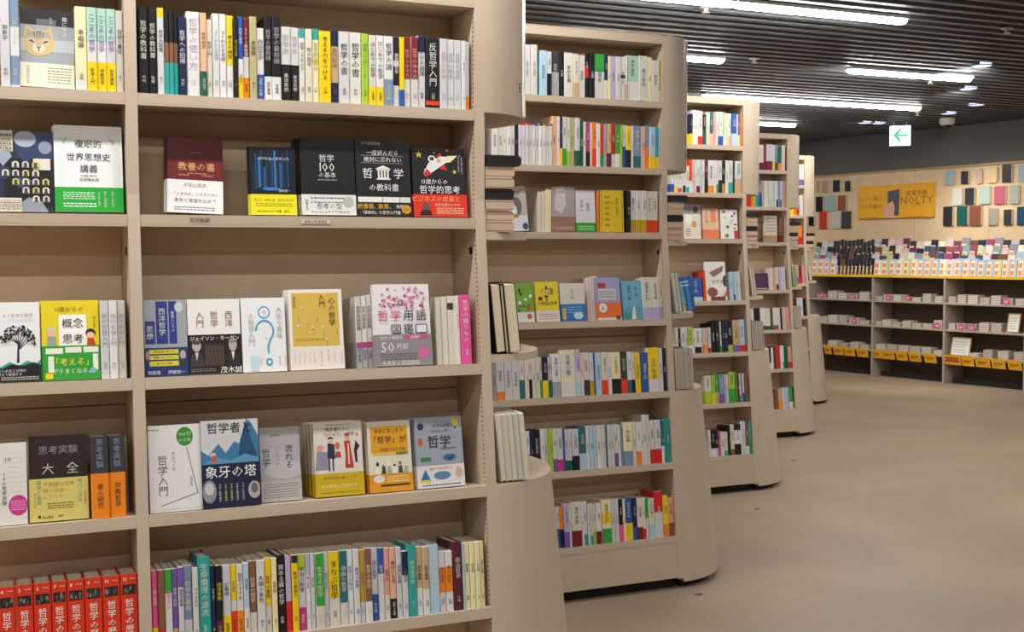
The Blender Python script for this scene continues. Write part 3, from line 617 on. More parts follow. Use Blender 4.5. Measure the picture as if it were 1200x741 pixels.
face_out(0, 'C', 170.5, 221.5, 350.5, 440.5, .013, '9EA2A8', 'grey and blue book with a blue title block beside the left upright, third row', lean=.06,
  art=[('R', .02, .42, .25, .72, '2A3C86'), ('R', .28, .42, .55, .98, '2A3C86'), ('R', .58, .42, .76, .98, '2A3C86'), ('E', .82, .9, .1, .07, 'C8CACC')],
  band=[('R', 0, 0, 1, .37, '243472'), ('R', .1, .29, .78, .345, 'D8C83A'), ('R', .1, .215, .78, .27, 'D8C83A'), ('R', .1, .13, .78, .195, 'D8C83A'), ('T', '西洋思想の新たな', .44, .317, .06, '3A3A20', 'h'), ('T', '教養のエッセンス', .44, .242, .06, '3A3A20', 'h'), ('T', '学ぶ人の必携', .44, .16, .06, '3A3A20', 'h'), ('E', .88, .27, .07, .06, 'B8A898'), ('P', [(.8, .12), (.98, .12), (.95, .22), (.83, .22)], '3A3A42'), ('E', .06, .27, .05, .06, '9A8A7C'), ('T', '斎藤隆', .2, .045, .1, 'w', 'h'), ('T', '伊藤賢一', .72, .045, .1, 'w', 'h')],
  title=[('T', '教養としての', .67, .71, .085, 'w', 'v'), ('T', '西洋哲学', .42, .71, .17, 'w', 'v'), ('T', '思想', .13, .57, .17, 'w', 'v')])
face_out(0, 'C', 222, 284, 350, 438.5, .014, 'E9E7E4', 'white book with a dark photo band of two men in suits, third row', lean=.06,
  band=[('R', 0, 0, 1, .525, '221E1D'), ('R', .3, .1, .68, .4, '3A2E2A')] + [('R', .32 + .045 * k, .12, .345 + .045 * k, .38, '5A463C') for k in range(8)] +
       [('E', .15, .38, .085, .08, 'B8B0A8'), ('E', .15, .43, .085, .04, '4A4644'), ('P', [(.02, .1), (.3, .1), (.26, .26), (.18, .3), (.1, .29), (.04, .24)], '3C3A3C'), ('P', [(.12, .29), (.18, .29), (.15, .18)], 'D8D4D0'), ('E', .84, .38, .08, .085, 'B0A8A0'), ('E', .84, .435, .08, .035, '8A8480'), ('P', [(.72, .1), (.98, .1), (.95, .26), (.88, .29), (.8, .29), (.74, .25)], '2C2B2E'), ('P', [(.81, .29), (.87, .29), (.84, .17)], 'E0DCD8'),
        ('T', 'ジェイソン・モーガン', .5, .475, .095, 'F0EEEA', 'h'), ('T', '茂木誠', .8, .05, .14, 'F0EEEA', 'h'), ('L', .04, .03, .5, .08, 2, '8A8480')],
  title=[('T', '西洋', .78, .73, .16, '8A6450', 'v'), ('T', '哲学', .5, .73, .16, '8A6450', 'v'), ('T', '入門', .23, .73, .16, '8A6450', 'v')], copies=1, clab='white book with two men in suits')
qa = [('E', .52, .80, .14, .085, '2D9CC8'), ('E', .52, .80, .11, .067, 'E9EAEA')]
qmark = [(.40 + .36 * math.cos(math.radians(a)) * .55 + .12, .55 + .14 * math.sin(math.radians(a))) for a in range(180, -60, -12)]
qo = qmark + [(.59, .36), (.59, .25)]; qi = [(.625, .25), (.625, .37)] + [(.52 + (p[0] - .52) * 1.18, .55 + (p[1] - .55) * 1.18) for p in qmark[::-1]]
for k in range(len(qo) - 1):
    p0, p1 = qo[k], qo[k + 1]; dx, dy = p1[0] - p0[0], p1[1] - p0[1]; L_ = math.hypot(dx, dy) or 1; nx, ny = -dy / L_ * .018, dx / L_ * .012
    qa.append(('P', [(p0[0] - nx, p0[1] - ny), (p1[0] - nx, p1[1] - ny), (p1[0] + nx, p1[1] + ny), (p0[0] + nx, p0[1] + ny)], '2D9CC8'))
qa += [('E', .6, .13, .075, .05, '2D9CC8'), ('E', .6, .13, .04, .026, 'E9EAEA'), ('R', .18, .02, .36, .22, 'BFDCEC')]
face_out(0, 'C', 285, 337, 348.5, 436, .013, 'E9EAEA', 'white book with a light blue question mark and turquoise spine edge, third row', lean=.06, spine_col='1F9DB4',
  art=qa, title=[('T', '人生の意味', .86, .66, .15, 'B4B6B8', 'v'), ('T', 'の哲学入門', .22, .58, .15, 'A8ACB0', 'v'), ('T', 'で', .52, .80, .1, 'C84A7A', 'h'), ('T', 'いま考えたい', .97, .15, .045, 'D8508A', 'v'), ('T', '答えの出ない', .84, .13, .045, 'D8508A', 'v'), ('T', '生の問いへ', .42, .12, .045, 'D8508A', 'v'), ('T', 'やさしい言葉', .55, .5, .035, '9A9CA0', 'v')], copies=1, clab='white book with a question mark')
drops = [('P', [(x, y), (x + .02, y), (x + .012, y + .08)], c_) for x, y, c_ in ((.17, .60, '3F8F9C'), (.52, .60, '5C8CA4'), (.44, .485, '3F7F9C'), (.88, .43, '7C8C84'), (.63, .42, '4F9CA4'), (.68, .29, '4F9CA4'), (.32, .52, '9C9C74'))]
figs = [('E', x, y, .028, .018, 'E2C8A8') for x, y in ((.24, .78), (.16, .55), (.30, .6), (.38, .46), (.62, .53), (.68, .38), (.44, .53))]
face_out(0, 'C', 341, 404.5, 338, 433, .012, 'EBE6DC', 'white book with a large mustard panel and white foot band, third row', lean=.05,
  art=[('R', .06, .28, .93, .955, 'D6B552'), ('R', .06, .27, .93, .29, 'EBE6DC'), ('L', .1, .355, .65, .39, 2, '8A7434')] + drops + figs,
  band=[('R', 0, 0, 1, .268, 'E9E2DA'), ('T', '心とは何か', .95, .14, .05, 'C08A80', 'v'), ('T', 'についての', .82, .16, .05, '9A8A84', 'v'), ('T', '新しい考え', .71, .17, .045, 'C08A80', 'v'), ('T', 'もうひとつの', .57, .14, .05, '7A6A68', 'v')] + [('T', 'やさしく深い', .44 - .09 * k, .15, .035, 'B09A90', 'v') for k in range(5)],
  title=[('T', '心の哲学', .80, .72, .135, '3A3228', 'v'), ('T', '入門', .62, .855, .125, '3A3228', 'v'), ('T', '金杉武司', .11, .84, .055, '6A5A34', 'v')], copies=3, spine='R', clab='white book with a mustard panel')
clusters = [('E', .1 + rt.random() * .82, .70 + rt.random() * .27, rt.uniform(.012, .03), rt.uniform(.008, .02), ['D85A9C', 'E08CB8', 'C84888'][q % 3]) for q in range(70)]
face_out(0, 'C', 441.5, 508, 334.5, 431, .022, 'E9E5E5', 'white and grey book with pink lettering, front of its row of copies, third row', lean=.05, yaw=.06,
  art=clusters + [('R', .28, .395, .45, .505, '2C2B2E'), ('R', .295, .405, .435, .495, 'E9E5E5'), ('R', .72, .395, .93, .505, '2C2B2E'), ('R', .735, .405, .915, .495, 'E9E5E5'), ('L', .36, .73, .6, .8, 3, '8A888A')],
  band=[('R', 0, 0, 1, .385, '8F8D90'), ('R', .5, .325, .93, .372, 'C8508C'), ('T', '哲学の用語を', .27, .345, .07, 'E8E4E6', 'h'), ('T', '超図解！', .72, .348, .055, 'F0E8EC', 'h'), ('T', '50', .2, .235, .24, 'E4E0E2', 'h'), ('T', '万部', .46, .24, .11, 'E4E0E2', 'h'), ('L', .06, .07, .72, .16, 3, '5A585A'), ('E', .84, .16, .1, .07, 'D86AA4'), ('T', '大人気の用語図鑑', .42, .035, .085, 'E4E0E2', 'h')],
  title=[('T', '哲', .14, .615, .2, 'C8457F', 'h'), ('T', '学', .37, .615, .2, 'C8457F', 'h'), ('T', '用', .6, .615, .2, '3A393C', 'h'), ('T', '語', .83, .615, .2, '3A393C', 'h'), ('T', '図', .365, .45, .13, '2C2B2E', 'h'), ('T', '鑑', .59, .45, .19, '2C2B2E', 'h')])
spine_row(0, 'C', '416.5w:188/b36e/m28-36M/#哲学用語図鑑~d 423.5w:190/b36e/m28-36M/#哲学用語図鑑~d 430w:192/b36e/m28-36M/#哲学用語図鑑~d 436.5w:195/b36e/m28-36M/#哲学用語図鑑~d 442.', ((416, 385), (442, 383)), phrase="nearest bookcase's third row", detail=2, setback=.04)
spine_row(0, 'C', '510.5i:184/#0 517.5i:185/#0 525i:186/m80-90d/#0 533.', ((510, 383), (533, 382)), phrase="nearest bookcase's third row", detail=2, setback=.05)
# fourth row
face_out(0, 'D', -6, 33, 516.5, 613.5, .014, 'DCDAD4', 'white book with a round pink sticker on its cover, fourth row left bay', lean=.05,
  art=[('E', .72, .235, .3, .125, 'C8348C'), ('L', .5, .17, .95, .3, 5, 'E8A0CC')] + [('R', .3, .40 + .06 * k, .95, .402 + .06 * k, 'C0BEBA') for k in range(9)], title=[('T', '10の思考実験', .3, .45, .16, '5A5A5C', 'v'), ('T', '1.0', .42, .8, .18, '4A494C', 'h')], spine='R')
face_out(0, 'D', 35, 104.5, 512, 612.5, .032, '2E2320', 'thick dark brown and pale yellow book with a large white title, fourth row left bay', lean=.05, yaw=-.05,
  band=[('R', 0, 0, 1, .50, 'CFC36F'), ('T', '論理の基礎', .16, .34, .09, '5A8C5A', 'v'), ('T', '権力と思考', .86, .34, .09, '7CA070', 'v'), ('T', '考える人必携', .09, .25, .045, 'C87A34', 'v'), ('T', '全百篇解説', .95, .25, .05, 'C87A34', 'v'), ('T', '不思議な世界', .5, .43, .09, 'D08A4A', 'h'), ('T', '頭の体操へ', .45, .36, .09, 'D89A4A', 'h'), ('T', 'ようこそ', .4, .29, .09, 'D89A4A', 'h'), ('L', .3, .14, .75, .22, 3, '7A7434'), ('T', '岩波書店', .3, .05, .05, '5A5424', 'h'), ('E', .16, .06, .025, .02, '3A3424'), ('T', '学芸', .52, .055, .05, '3A3424', 'h')],
  title=[('T', '思考実験', .5, .83, .17, '8C8684', 'h'), ('T', '大', .32, .61, .22, 'B8B2AE', 'h'), ('T', '全', .74, .61, .22, 'B8B2AE', 'h')], hard=True)
face_out(0, 'D', 176, 238, 495.5, 597.5, .012, 'DEDEDC', 'white book with a green sticker and a thin tilted frame, fourth row', lean=.05, setb=.012,
  art=[('E', .70, .86, .16, .11, '3A8A34'), ('P', [(.72, .74), (.735, .74), (.925, .20), (.91, .20)], '7A7270'), ('P', [(.20, .075), (.20, .068), (.925, .195), (.925, .205)], '7A7270'), ('R', .02, .02, .98, .04, 'CFCFCD')],
  title=[('T', '哲学入門', .26, .42, .2, '7A5248', 'v'), ('T', 'ヤスパース', .47, .58, .075, '5A5654', 'v'), ('T', '100分', .70, .89, .1, 'C8E0B8', 'h'), ('T', 'de名著', .70, .82, .075, 'C8E0B8', 'h'), ('T', '新潮文庫', .8, .34, .05, '9A9896', 'v'), ('L', .0, .94, .2, .96, 1, '5A5856')])
face_out(0, 'D', 238, 306, 489.5, 592, .016, '27304C', 'dark blue book with a mountain tower painting, fourth row', lean=.05, setb=.006,
  art=[('R', 0, .5, 1, 1, 'C9CBC8'), ('P', [(0, .5), (0, .66), (.12, .60), (.3, .73), (.42, .62), (.58, .75), (.66, .72), (.8, 1.0), (.88, .96), (1, .8), (1, .5)], '3F77A0'), ('P', [(.62, .5), (.7, .80), (.8, .99), (.86, .8), (.95, .62), (1, .5)], '274F74'), ('P', [(0, .5), (.25, .58), (.5, .53), (.75, .6), (1, .55), (1, .5)], '5C92B4'), ('E', .2, .60, .05, .03, 'D8C8C0'), ('P', [(.16, .52), (.26, .52), (.24, .6), (.18, .6)], 'C8503C')],
  band=[('R', 0, 0, 1, .49, '1F2440'), ('E', .12, .19, .12, .13, '8A8C96'), ('E', .12, .22, .08, .07, 'C8C4C0'), ('E', .9, .18, .11, .1, 'B4A8A4'), ('E', .9, .2, .06, .06, '6A6468')] + [('T', '七人の哲学者が', .3 + .1 * k, .17, .045, ['D8D8DC', 'E0CC4A', 'E0CC4A', 'D8D8DC', 'B8BCC8'][k], 'v') for k in range(5)],
  title=[('T', '哲学者と', .5, .91, .2, '25252B', 'h'), ('T', '象牙の塔', .5, .405, .225, 'F0EEEC', 'h')])
face_out(0, 'D', 307, 354.5, 497, 584, .012, 'ABA9A9', 'plain grey book with a pale cloud cover, fourth row', lean=.08, setb=.03,
  art=[('E', .6, .42, .5, .12, 'BCBABA'), ('E', .3, .62, .4, .1, 'B4B2B4')], band=[('R', 0, 0, 1, .28, 'B7B3B0'), ('L', .06, .04, .94, .25, 6, '8A8684')],
  title=[('T', '哲学', .15, .6, .22, '4A484A', 'v'), ('T', '流れる', .72, .6, .2, '4A484A', 'v'), ('T', 'ことへの', .43, .6, .11, '7A787A', 'v'), ('T', '古田徹也', .4, .9, .06, '6A686A', 'h')])
face_out(0, 'D', 371, 428, 493.5, 580.5, .024, 'D8D1C6', 'white book with a drawing of people in red gowns and yellow foot band, fourth row', lean=.08, setb=.03,
  art=[('P', [(0, .36), (.3, .36), (.28, .6), (.05, .62)], '8A8C9C'), ('R', .28, .34, .31, .52, '2F3448'), ('R', .36, .34, .39, .52, '2F3448'), ('P', [(.26, .52), (.42, .50), (.42, .70), (.28, .72)], '2F3448'), ('E', .34, .75, .05, .035, 'E0B8A0'), ('P', [(.28, .775), (.40, .775), (.38, .80), (.30, .80)], '26252C'), ('P', [(.42, .52), (.55, .52), (.53, .60), (.44, .6)], 'B8433C'), ('E', .48, .68, .05, .05, 'D86A4C'), ('E', .12, .66, .08, .04, 'D89C8A'),
       ('P', [(.62, .37), (.80, .37), (.76, .60), (.74, .74), (.62, .74), (.64, .58)], 'BE3A36'), ('E', .69, .79, .05, .04, 'DCA890'), ('P', [(.64, .8), (.74, .8), (.72, .84), (.66, .84)], 'C84A3C'), ('P', [(.69, .42), (.72, .42), (.72, .70), (.69, .70)], 'E2C0B4'), ('P', [(.84, .44), (.88, .44), (.88, .60), (.94, .66), (.86, .74), (.82, .60)], '2A282C'), ('E', .9, .82, .03, .02, 'E08A3C')],
  band=[('R', 0, 0, 1, .31, 'C6A81C'), ('T', '哲学を読み解く・今', .5, .245, .075, '6A5A10', 'h'), ('T', '西洋思想の巨匠たち', .48, .135, .085, 'E8DC9A', 'h'), ('L', .08, .03, .9, .07, 1, '8A7818')],
  title=[('L', .25, .955, .8, .975, 1, '8A7A6C'), ('T', '哲学者たちの', .5, .905, .085, '5A5048', 'h'), ('T', '「はじめて」の哲学', .5, .835, .075, '5A5048', 'h')], copies=3, spine='R', clab='white book with people in red gowns')
heads = [('E', .2 + .13 * k, .40 - (.04 if k % 2 else 0), .035, .03, ['3A3634', '8C7A5C', 'E8E4DC'][k % 3]) for k in range(6)] + [('P', [(.15 + .13 * k, .26), (.26 + .13 * k, .26), (.24 + .13 * k, .36), (.17 + .13 * k, .36)], ['E9E4DA', '4A4644', '9CB48C'][k % 3]) for k in range(6)]
face_out(0, 'D', 434, 485, 492.5, 575.5, .015, 'DDD4C2', 'orange and cream book with a row of small cartoon people, fourth row', lean=.08, setb=.03,
  art=[('R', .07, .55, .93, .93, 'D99A26'), ('R', .1, .52, .93, .56, 'E0B450')] + heads, band=[('R', 0, 0, 1, .255, 'D9941E'), ('E', .22, .19, .13, .055, 'DDD8D0'), ('R', .25, .08, .92, .11, '4A3A18'), ('L', .4, .13, .92, .23, 3, 'F0D8A0')],
  title=[('T', '身近にあふれる', .5, .87, .1, '5A4A20', 'h'), ('T', '「哲学」が', .47, .745, .17, '5A3A14', 'h'), ('T', '3時間でわかる本', .56, .60, .08, '6A5424', 'h'), ('R', .64, .525, .9, .56, '6A8A3C')], copies=1, spine='R', clab='orange and cream book with cartoon people')
face_out(0, 'D', 490, 546, 488.5, 571, .018, '9AA0AC', 'grey-blue book with a black bold title and drawn lamp, fourth row beside the right upright', lean=.08, setb=.03, yaw=.04,
  art=[('E', .12, .88, .07, .05, '2C3450'), ('E', .86, .92, .07, .06, 'D8CC2A'), ('R', .84, .83, .88, .86, '3A3A40'), ('E', .1, .66, .05, .06, 'C85A3C'), ('R', .08, .38, .3, .44, '4A7A4C'), ('E', .7, .42, .14, .05, '4A6C94'), ('P', [(.58, .46), (.7, .42), (.84, .47), (.72, .38)], '2A4468')],
  band=[('R', 0, 0, 1, .32, 'DAD9D8'), ('P', [(.05, .1), (.28, .1), (.165, .27)], '3F6CA8'), ('R', .05, .08, .28, .12, 'D8C82A'), ('E', .52, .17, .18, .06, '5C84A8'), ('E', .88, .2, .07, .08, 'D0B48C'), ('T', '哲学の世界を旅する', .5, .27, .055, 'B85A4A', 'h'), ('L', .1, .02, .9, .06, 1, '5A585A')],
  title=[('T', '大学4年間の', .6, .88, .085, '4A4C58', 'h'), ('T', 'ゼロから楽しく', .58, .81, .07, '4A4C58', 'h'), ('T', '哲学', .5, .655, .26, '1E1F26', 'h'), ('R', .5, .55, .85, .56, '4A4C58')], copies=2, clab='grey-blue book with a black bold title')
# shelf-edge labels
def edge_label(u, s, x, y, w, h, txt, label, plate=True, dark='2E2820'):
    z = ZS[s]; p = at_Y(x, y, UY[u] - off(z)); r = empty('shelf_label', (p.x, UY[u] - off(z) - .0006, p.z))
    if plate: q = MB(); q.box(-w / 2, w / 2, -.0008, 0, -h / 2, h / 2, mat('D9CDB8', .3)); q.build('card', r)
    t = MB(); n = len(txt); t.text(txt, 0, 0, min(h * .8, w / n), lambda a, b_: (a, -.0012, b_), mat(dark, .5)); t.build('lettering', r)
    tag(r, label, 'label', 'small labels on the shelf edges')
edge_label(0, 'B', 234, 258, .074, .015, '哲学概論', 'small label with dark lettering on the shelf edge below the dark red book', False)
edge_label(0, 'B', 370, 260, .075, .010, '哲学入門 思考法', 'small pale label on the shelf edge below the black book with 100')
edge_label(1, 'Z', 750, 118.5, .09, .008, '心理学 概論', 'thin dark label on the top shelf edge of the second bookcase', False)

# ---- second bookcase
P2 = lambda n: "second bookcase's %s row" % n
spine_row(1, 'Z', '615w:215 622.3w:215 629.6T:193 632B:193 641w:190/b50k 646.5e:190/t45d 656k:195/!h 661.5w:192/!h 672i:188/b33a 678.3w:186 686r:196/b45k/t30k/!h 691k:198/!h 697w:196/t40g 708.5n:196/b42i 712.5c:190 716V:190 721.5w:190 727.5w:192/m50-58k 733.5w:193/b36a 735x:200/b42w/!h 748.7w:202/!h 759.5c:198 764.2w:186 772.7l:190/b25w 778.', ((615, 83), (778, 93)), phrase=P2('top'))
spine_row(1, 'A', '576w:188 584i:190 590w:190 594w:190 599w:190 604k:186 606.8- 608w:180/t6r 611.9w:180/t6r 615.9w:180/t5A 619.8w:180/t6r 623.8w:180/t5b 627.8w:180/t6T 631.7w:180/t6R 635.7w:180/t5g 639.7w:180/t6r 643.6w:180/t5T 647.5q:215/!h 653f:214 657k:215/b35y 659w:214/b35g 664i:212/b30l 669o:213 674w:212/b32G 679.5G:200 684w:196 687.3M:196/b33k 692.3w:194 693.8O:196/b40z 698.8w:192 703.6z:192/b28g 708.2e:192 712a:192/b32m 716.3r:192/b30w 721.7g:190/b32w 727.1l:190 730w:190/b50b 734y:188/b42k 740w:188 742.5s:190/b28T 751.5q:188 757s:192/b50O 761.3B:188/b30y 768.3u:186/b28y 772.5w:184 778.5.', ((576, 168), (778, 168)), phrase=P2('second'))
spine_row(1, 'B', '733.5k:188/!h 738.5w:190/b30Y 744.8w:190/b30Y 751w:190/b30Y 757.3i:188/b30z 764i:188/b30z 770.8.', ((733, 250), (770, 250)), phrase=P2('third'), setback=.02)
spine_row(1, 'C', '753.5i:192/b28V 764i:192/b28V 773.5i:192/b28V 781.', ((753, 342), (781, 342)), phrase=P2('fourth'), setback=.02)
spine_row(1, 'D', '577e:160 582w:162/b22O 591.8w:172 600.5w:168 609.5i:170/b48T 615.3f:170 619.8w:172/b48k 623.5w:180 628w:178 633.2i:178/b42g 636.2n:178/b42y 642.2w:178/b42T 647.5w:190/b35e 657.5c:205/m45-92w/b30w/#社会心理~k/!h 675w:206/t48V/b30B 680.3f:190 684.5f:190/b36d 691.5w:188/b34Y 696.5b:188 698B:188 705.2i:188/b34z 712.2w:186 717c:186/b36k 727.5d:186/b34z 735.2w:185/b32T 740.4w:185/b32k 744.3y:182 751.5b:180/!h 759.5w:200/t72y/!h 772.5w:196 777.5n:195 787.', ((577, 447), (787, 432)), phrase=P2('fifth'))
spine_row(1, 'E', '617w:185/b45b 622.2n:182 626.2k:186/b22G 634w:190 643.2l:190 648w:188/b30v 653w:188/b28M 660.2b:185 662.3w:180/b25G 667w:180/b25G 671.3w:180/b35k 678.8T:188/b38B 687w:190 691B:190 699.2w:190/t70i 704.3w:190 710.2T:190 712.3w:188 720.2w:188/b32v 725.2w:186 728.2s:184 731.2c:194/b34s 741.2i:194 746.3w:192/b32O 751.3w:192 754.3w:222/!h 762.5w:196/b33r 768.2w:196/b33r 775.3w:192/t60T 778.4t:200/!h 785.8a:176 791.5.', ((617, 525), (791, 508)), phrase=P2('sixth'))
spine_row(1, 'F', '648.5w:178/b48M 652.6w:178/b48b 657O:180/b45k 661.2V:190/b36v 667w:188 670.3i:194/b36R 681.3w:192 689w:180 695i:175/b32l 699w:178/b32R 704.6w:176 706c:192/m45-70y/b34g 716w:190 721w:190 725.2k:188/b40p 730c:186 733.3b:186/b42y 742n:186/b30b 747.2f:184/b30R 753.2w:183/b25r 757i:180/t50g 761w:178/b35B 767.8w:206/t45r/!h 776.8y:184/b30O 783.2q:172/b35A 790q:170/b25w 796.5.', ((648, 622), (796, 600)), phrase=P2('bottom'))
face_out(1, 'B', 596, 620, 215, 267, .012, 'B9B2A8', 'white comic-style book with an orange stripe behind the niche stack, second bookcase', lean=.1, roll=-.05,
  art=[('E', .45, .55, .3, .22, '6A6664'), ('E', .3, .45, .2, .16, 'E4E2E0'), ('R', 0, .0, 1, .34, 'D4D6DA'), ('E', .85, .1, .14, .08, '3A4A72'), ('R', .02, .3, .55, .38, 'C8703C')], title=[('T', '心理学', .4, .85, .2, '4A4644', 'h')])
spine_row(1, 'B', '630i:176 634.5i:178 639c:188/!h 646.', ((630, 250), (646, 250)), phrase=P2('third'), setback=.03, titles=False)
face_out(1, 'B', 647.5, 674.5, 221, 273.5, .022, 'A79C9E', 'grey-pink hardback with a brown foot band, face out in the second bookcase', lean=.06,
  art=[('P', [(.1, .5), (.4, .4), (.62, .6), (.55, 1), (.2, 1)], 'C9C2C2')], band=[('R', 0, 0, 1, .34, '94705E'), ('L', .1, .05, .9, .12, 2, 'C8B0A4')], title=[('T', '心の科学', .3, .88, .13, '5A5456', 'h')], hard=True)
face_out(1, 'B', 675.5, 698.5, 224.5, 273, .014, 'D6D6D8', 'white book with bright green foot band, face out in the second bookcase', lean=.08,
  band=[('R', 0, 0, 1, .22, '2A9A2C'), ('L', .1, .04, .9, .16, 2, 'B8E0B8')], title=[('T', '思考の', .3, .62, .2, '7A787C', 'v'), ('T', '整理', .62, .6, .2, '8A888C', 'v')])
spine_row(1, 'B', '699O:186 702.', ((699, 250), (702, 250)), phrase=P2('third'), setback=.03)
face_out(1, 'B', 704, 731.5, 224, 273, .016, 'D8B81E', 'all yellow book standing face out in the second bookcase', lean=.06, art=[('R', .04, .04, .08, .96, 'B89A18'), ('R', .92, .04, .96, .96, 'B89A18')], title=[('T', '認知心理学', .72, .62, .13, '6A5A14', 'v'), ('T', '入門', .5, .7, .1, '6A5A14', 'v'), ('L', .2, .1, .4, .9, 6, '9A8418')])
blots = lambda sd, n, cols, y0=.3, y1=.9: [('E', random.Random(sd + q).uniform(.12, .88), y0 + (y1 - y0) * ((q * .618) % 1), .05 + .06 * ((q * .37) % 1), .03 + .04 * ((q * .53) % 1), cols[q % len(cols)]) for q in range(n)]
face_out(1, 'C', 604, 627, 328.5, 375, .012, '72A436', 'green comic cover book with cartoon heads, second bookcase beside the niche', lean=.06, art=blots(1, 8, ['2A2624', 'E4DCD2', 'C8543A']), band=[('R', 0, 0, 1, .26, 'D8D4CE'), ('E', .75, .15, .12, .07, 'C84A3C')], title=[('T', 'まんが', .5, .42, .22, '2A2826', 'h')])
face_out(1, 'C', 629.5, 656.5, 327, 374.5, .014, 'DCCB22', 'yellow comic cover book with dark red lettering, second bookcase', lean=.06, art=blots(9, 6, ['8A2A2E', 'E8E0CC', '6A2428'], .55, .9), band=[('R', 0, 0, 1, .28, 'DAD2CC'), ('L', .1, .05, .9, .22, 3, 'B88A84')], title=[('T', '心理', .5, .76, .3, '8A2A38', 'h'), ('T', '行動経済学', .5, .46, .17, '3A3020', 'h')])
face_out(1, 'C', 658.5, 687, 328.5, 373.5, .012, 'D2CEC4', 'cream book with a bright blue foot band, face out in the second bookcase', lean=.06, band=[('R', 0, 0, 1, .45, '2A6CB4'), ('R', .05, .05, .2, .35, 'C8A83C'), ('E', .7, .15, .2, .1, 'B8D4E4'), ('L', .25, .2, .9, .4, 3, '7CB0DC')], title=[('T', '心とは', .5, .72, .15, '4A4844', 'v')])
spine_row(1, 'C', '688.5f:196 691.5f:198 694.5f:200 697.5f:202 700.', ((688, 346), (700, 346)), phrase=P2('fourth'), setback=.045, titles=False)
face_out(1, 'C', 700.5, 729.5, 321.5, 372, .012, '9C9CC4', 'lavender and orange book with a large numeral 6, second bookcase', lean=.05, yaw=.05, art=[('R', .08, .75, .4, .87, 'B02A38'), ('R', .08, .48, .82, .74, 'C6C8C4')], band=[('R', 0, 0, 1, .42, 'E2702A'), ('E', .24, .29, .17, .11, 'E4E0DA'), ('T', '6', .24, .29, .26, '2C2A2A', 'h'), ('R', 0, 0, 1, .06, 'DAD2CC'), ('E', .86, .06, .1, .06, '6A4A3C')], title=[('L', .12, .52, .76, .7, 3, '8A8C90')])
face_out(1, 'C', 731.5, 754.5, 324, 370, .02, '6CA8C4', 'light blue book with dark blue vertical lettering, second bookcase', lean=.06, art=[('P', [(0, 0), (1, 0), (1, .35), (.6, .3), (.3, .36), (0, .25)], '5C98B4'), ('P', [(.4, 0), (.62, 0), (.6, .3), (.5, .34)], 'D8DCDC'), ('R', 0, .02, .4, .18, '3A8A84')], title=[('T', '臨床心理', .35, .68, .17, '26506E', 'v'), ('T', '学入門', .7, .7, .17, '26506E', 'v')])

# ---- third bookcase
P3 = lambda n: "third bookcase's %s row" % n
spine_row(2, 'Z', '809.5n:190/b35y 812w:215/!h 818.5f:210/b25r 824k:190/b50G 828i:205 831.5T:208/b35q 836P:208 839w:212/!h 847.5x:205/b30w 850c:206 854w:206/b30P 857.5b:206/b38B 863i:200 865v:200/b35i 867.5O:198 871.', ((809, 150), (871, 152)), phrase=P3('top'))
spine_row(2, 'A', '786w:165/b30b 790i:165/b20y 794w:165/b15M 799w:165 803.5w:165/b20t 808z:205/b35w 811.5w:206 816i:206/b20R 820.5B:206 825.5m:205/b40k 829.5w:206/b22O 837w:206 842w:206/b40n 846k:205/b30Y 850.5w:208 859.5k:205 861.5w:206/b45a 869.5.', ((786, 208), (870, 207)), phrase=P3('second'))
face_out(2, 'B', 802, 822, 242, 282, .014, 'DDD6CA', 'white book with a photo top and ochre mark, third bookcase upper display row', lean=.08, art=[('R', 0, .72, 1, 1, '8A8884'), ('E', .7, .85, .15, .1, '3A3836'), ('E', .6, .42, .15, .1, 'D0A030'), ('E', .3, .55, .2, .15, 'EAE6E0')], title=[('L', .1, .05, .4, .3, 4, '7A7670')])
face_out(2, 'B', 824, 843, 247, 282, .013, 'E2B79A', 'peach book with an orange foot band, third bookcase', lean=.08, band=[('R', 0, 0, 1, .3, 'E27A50')], title=[('T', '文化史', .25, .7, .2, '6A5048', 'v'), ('R', .5, .55, .82, .98, 'E2876E')])
face_out(2, 'B', 845, 865, 248, 282, .014, 'E2DEDC', 'white book with black scribbles and a red corner, third bookcase', lean=.08, art=blots(20, 9, ['3A3A3C', 'D8B8B4', '6A6A6C'], .35, .95) + [('R', .78, 0, 1, .28, 'C8303A'), ('E', .35, .1, .12, .07, '6A8A5C')])
spine_row(2, 'C', '808b:150/b18B 823- 824z:195 827.', ((808, 330), (829, 330)), phrase=P3('fourth'), setback=.03)
face_out(2, 'C', 828.5, 853, 304.5, 350.5, .014, 'DCD8D2', 'white book with a painted scene and red corners, third bookcase', lean=.06, art=[('P', [(.2, .72), (.9, .9), (.85, .75), (.4, .6)], '8A6458'), ('E', .95, .5, .12, .15, '3C3A3E'), ('R', .3, .18, .8, .55, 'E6E2DE'), ('E', .3, .22, .25, .12, '8A4A3C'), ('R', .2, .0, .9, .1, '6A3A34'), ('P', [(.8, .1), (1, .1), (1, .3)], 'E0662A')], title=[('T', '世界史', .58, .48, .2, '4A4848', 'h')])
spine_row(2, 'C', '855B:185 858B:186 861.5B:187 865w:188 868.5.', ((855, 330), (868, 330)), phrase=P3('fourth'), setback=.03)
spine_row(2, 'D', '792i:165 795k:160 798w:166/b15R 803w:168 806l:168/b30w 812w:160 814.5w:158/b25k 822w:158 826O:158 830w:160/b20r 833- 834k:190 842d:198 846n:205/!h 853k:203/b22l 859a:202/b20v 867B:205/b20r 873s:205/b20r 879.', ((792, 398), (879, 388)), phrase=P3('fifth'))
spine_row(2, 'E', '826w:180/b45l 834l:182/b35y 838g:184/b40o 843s:185/b30v 849V:184 852i:180 854.5l:195/b45g 862g:194 864R:184 869s:184 873A:184 876.5.', ((826, 458), (876, 452)), phrase=P3('sixth'))
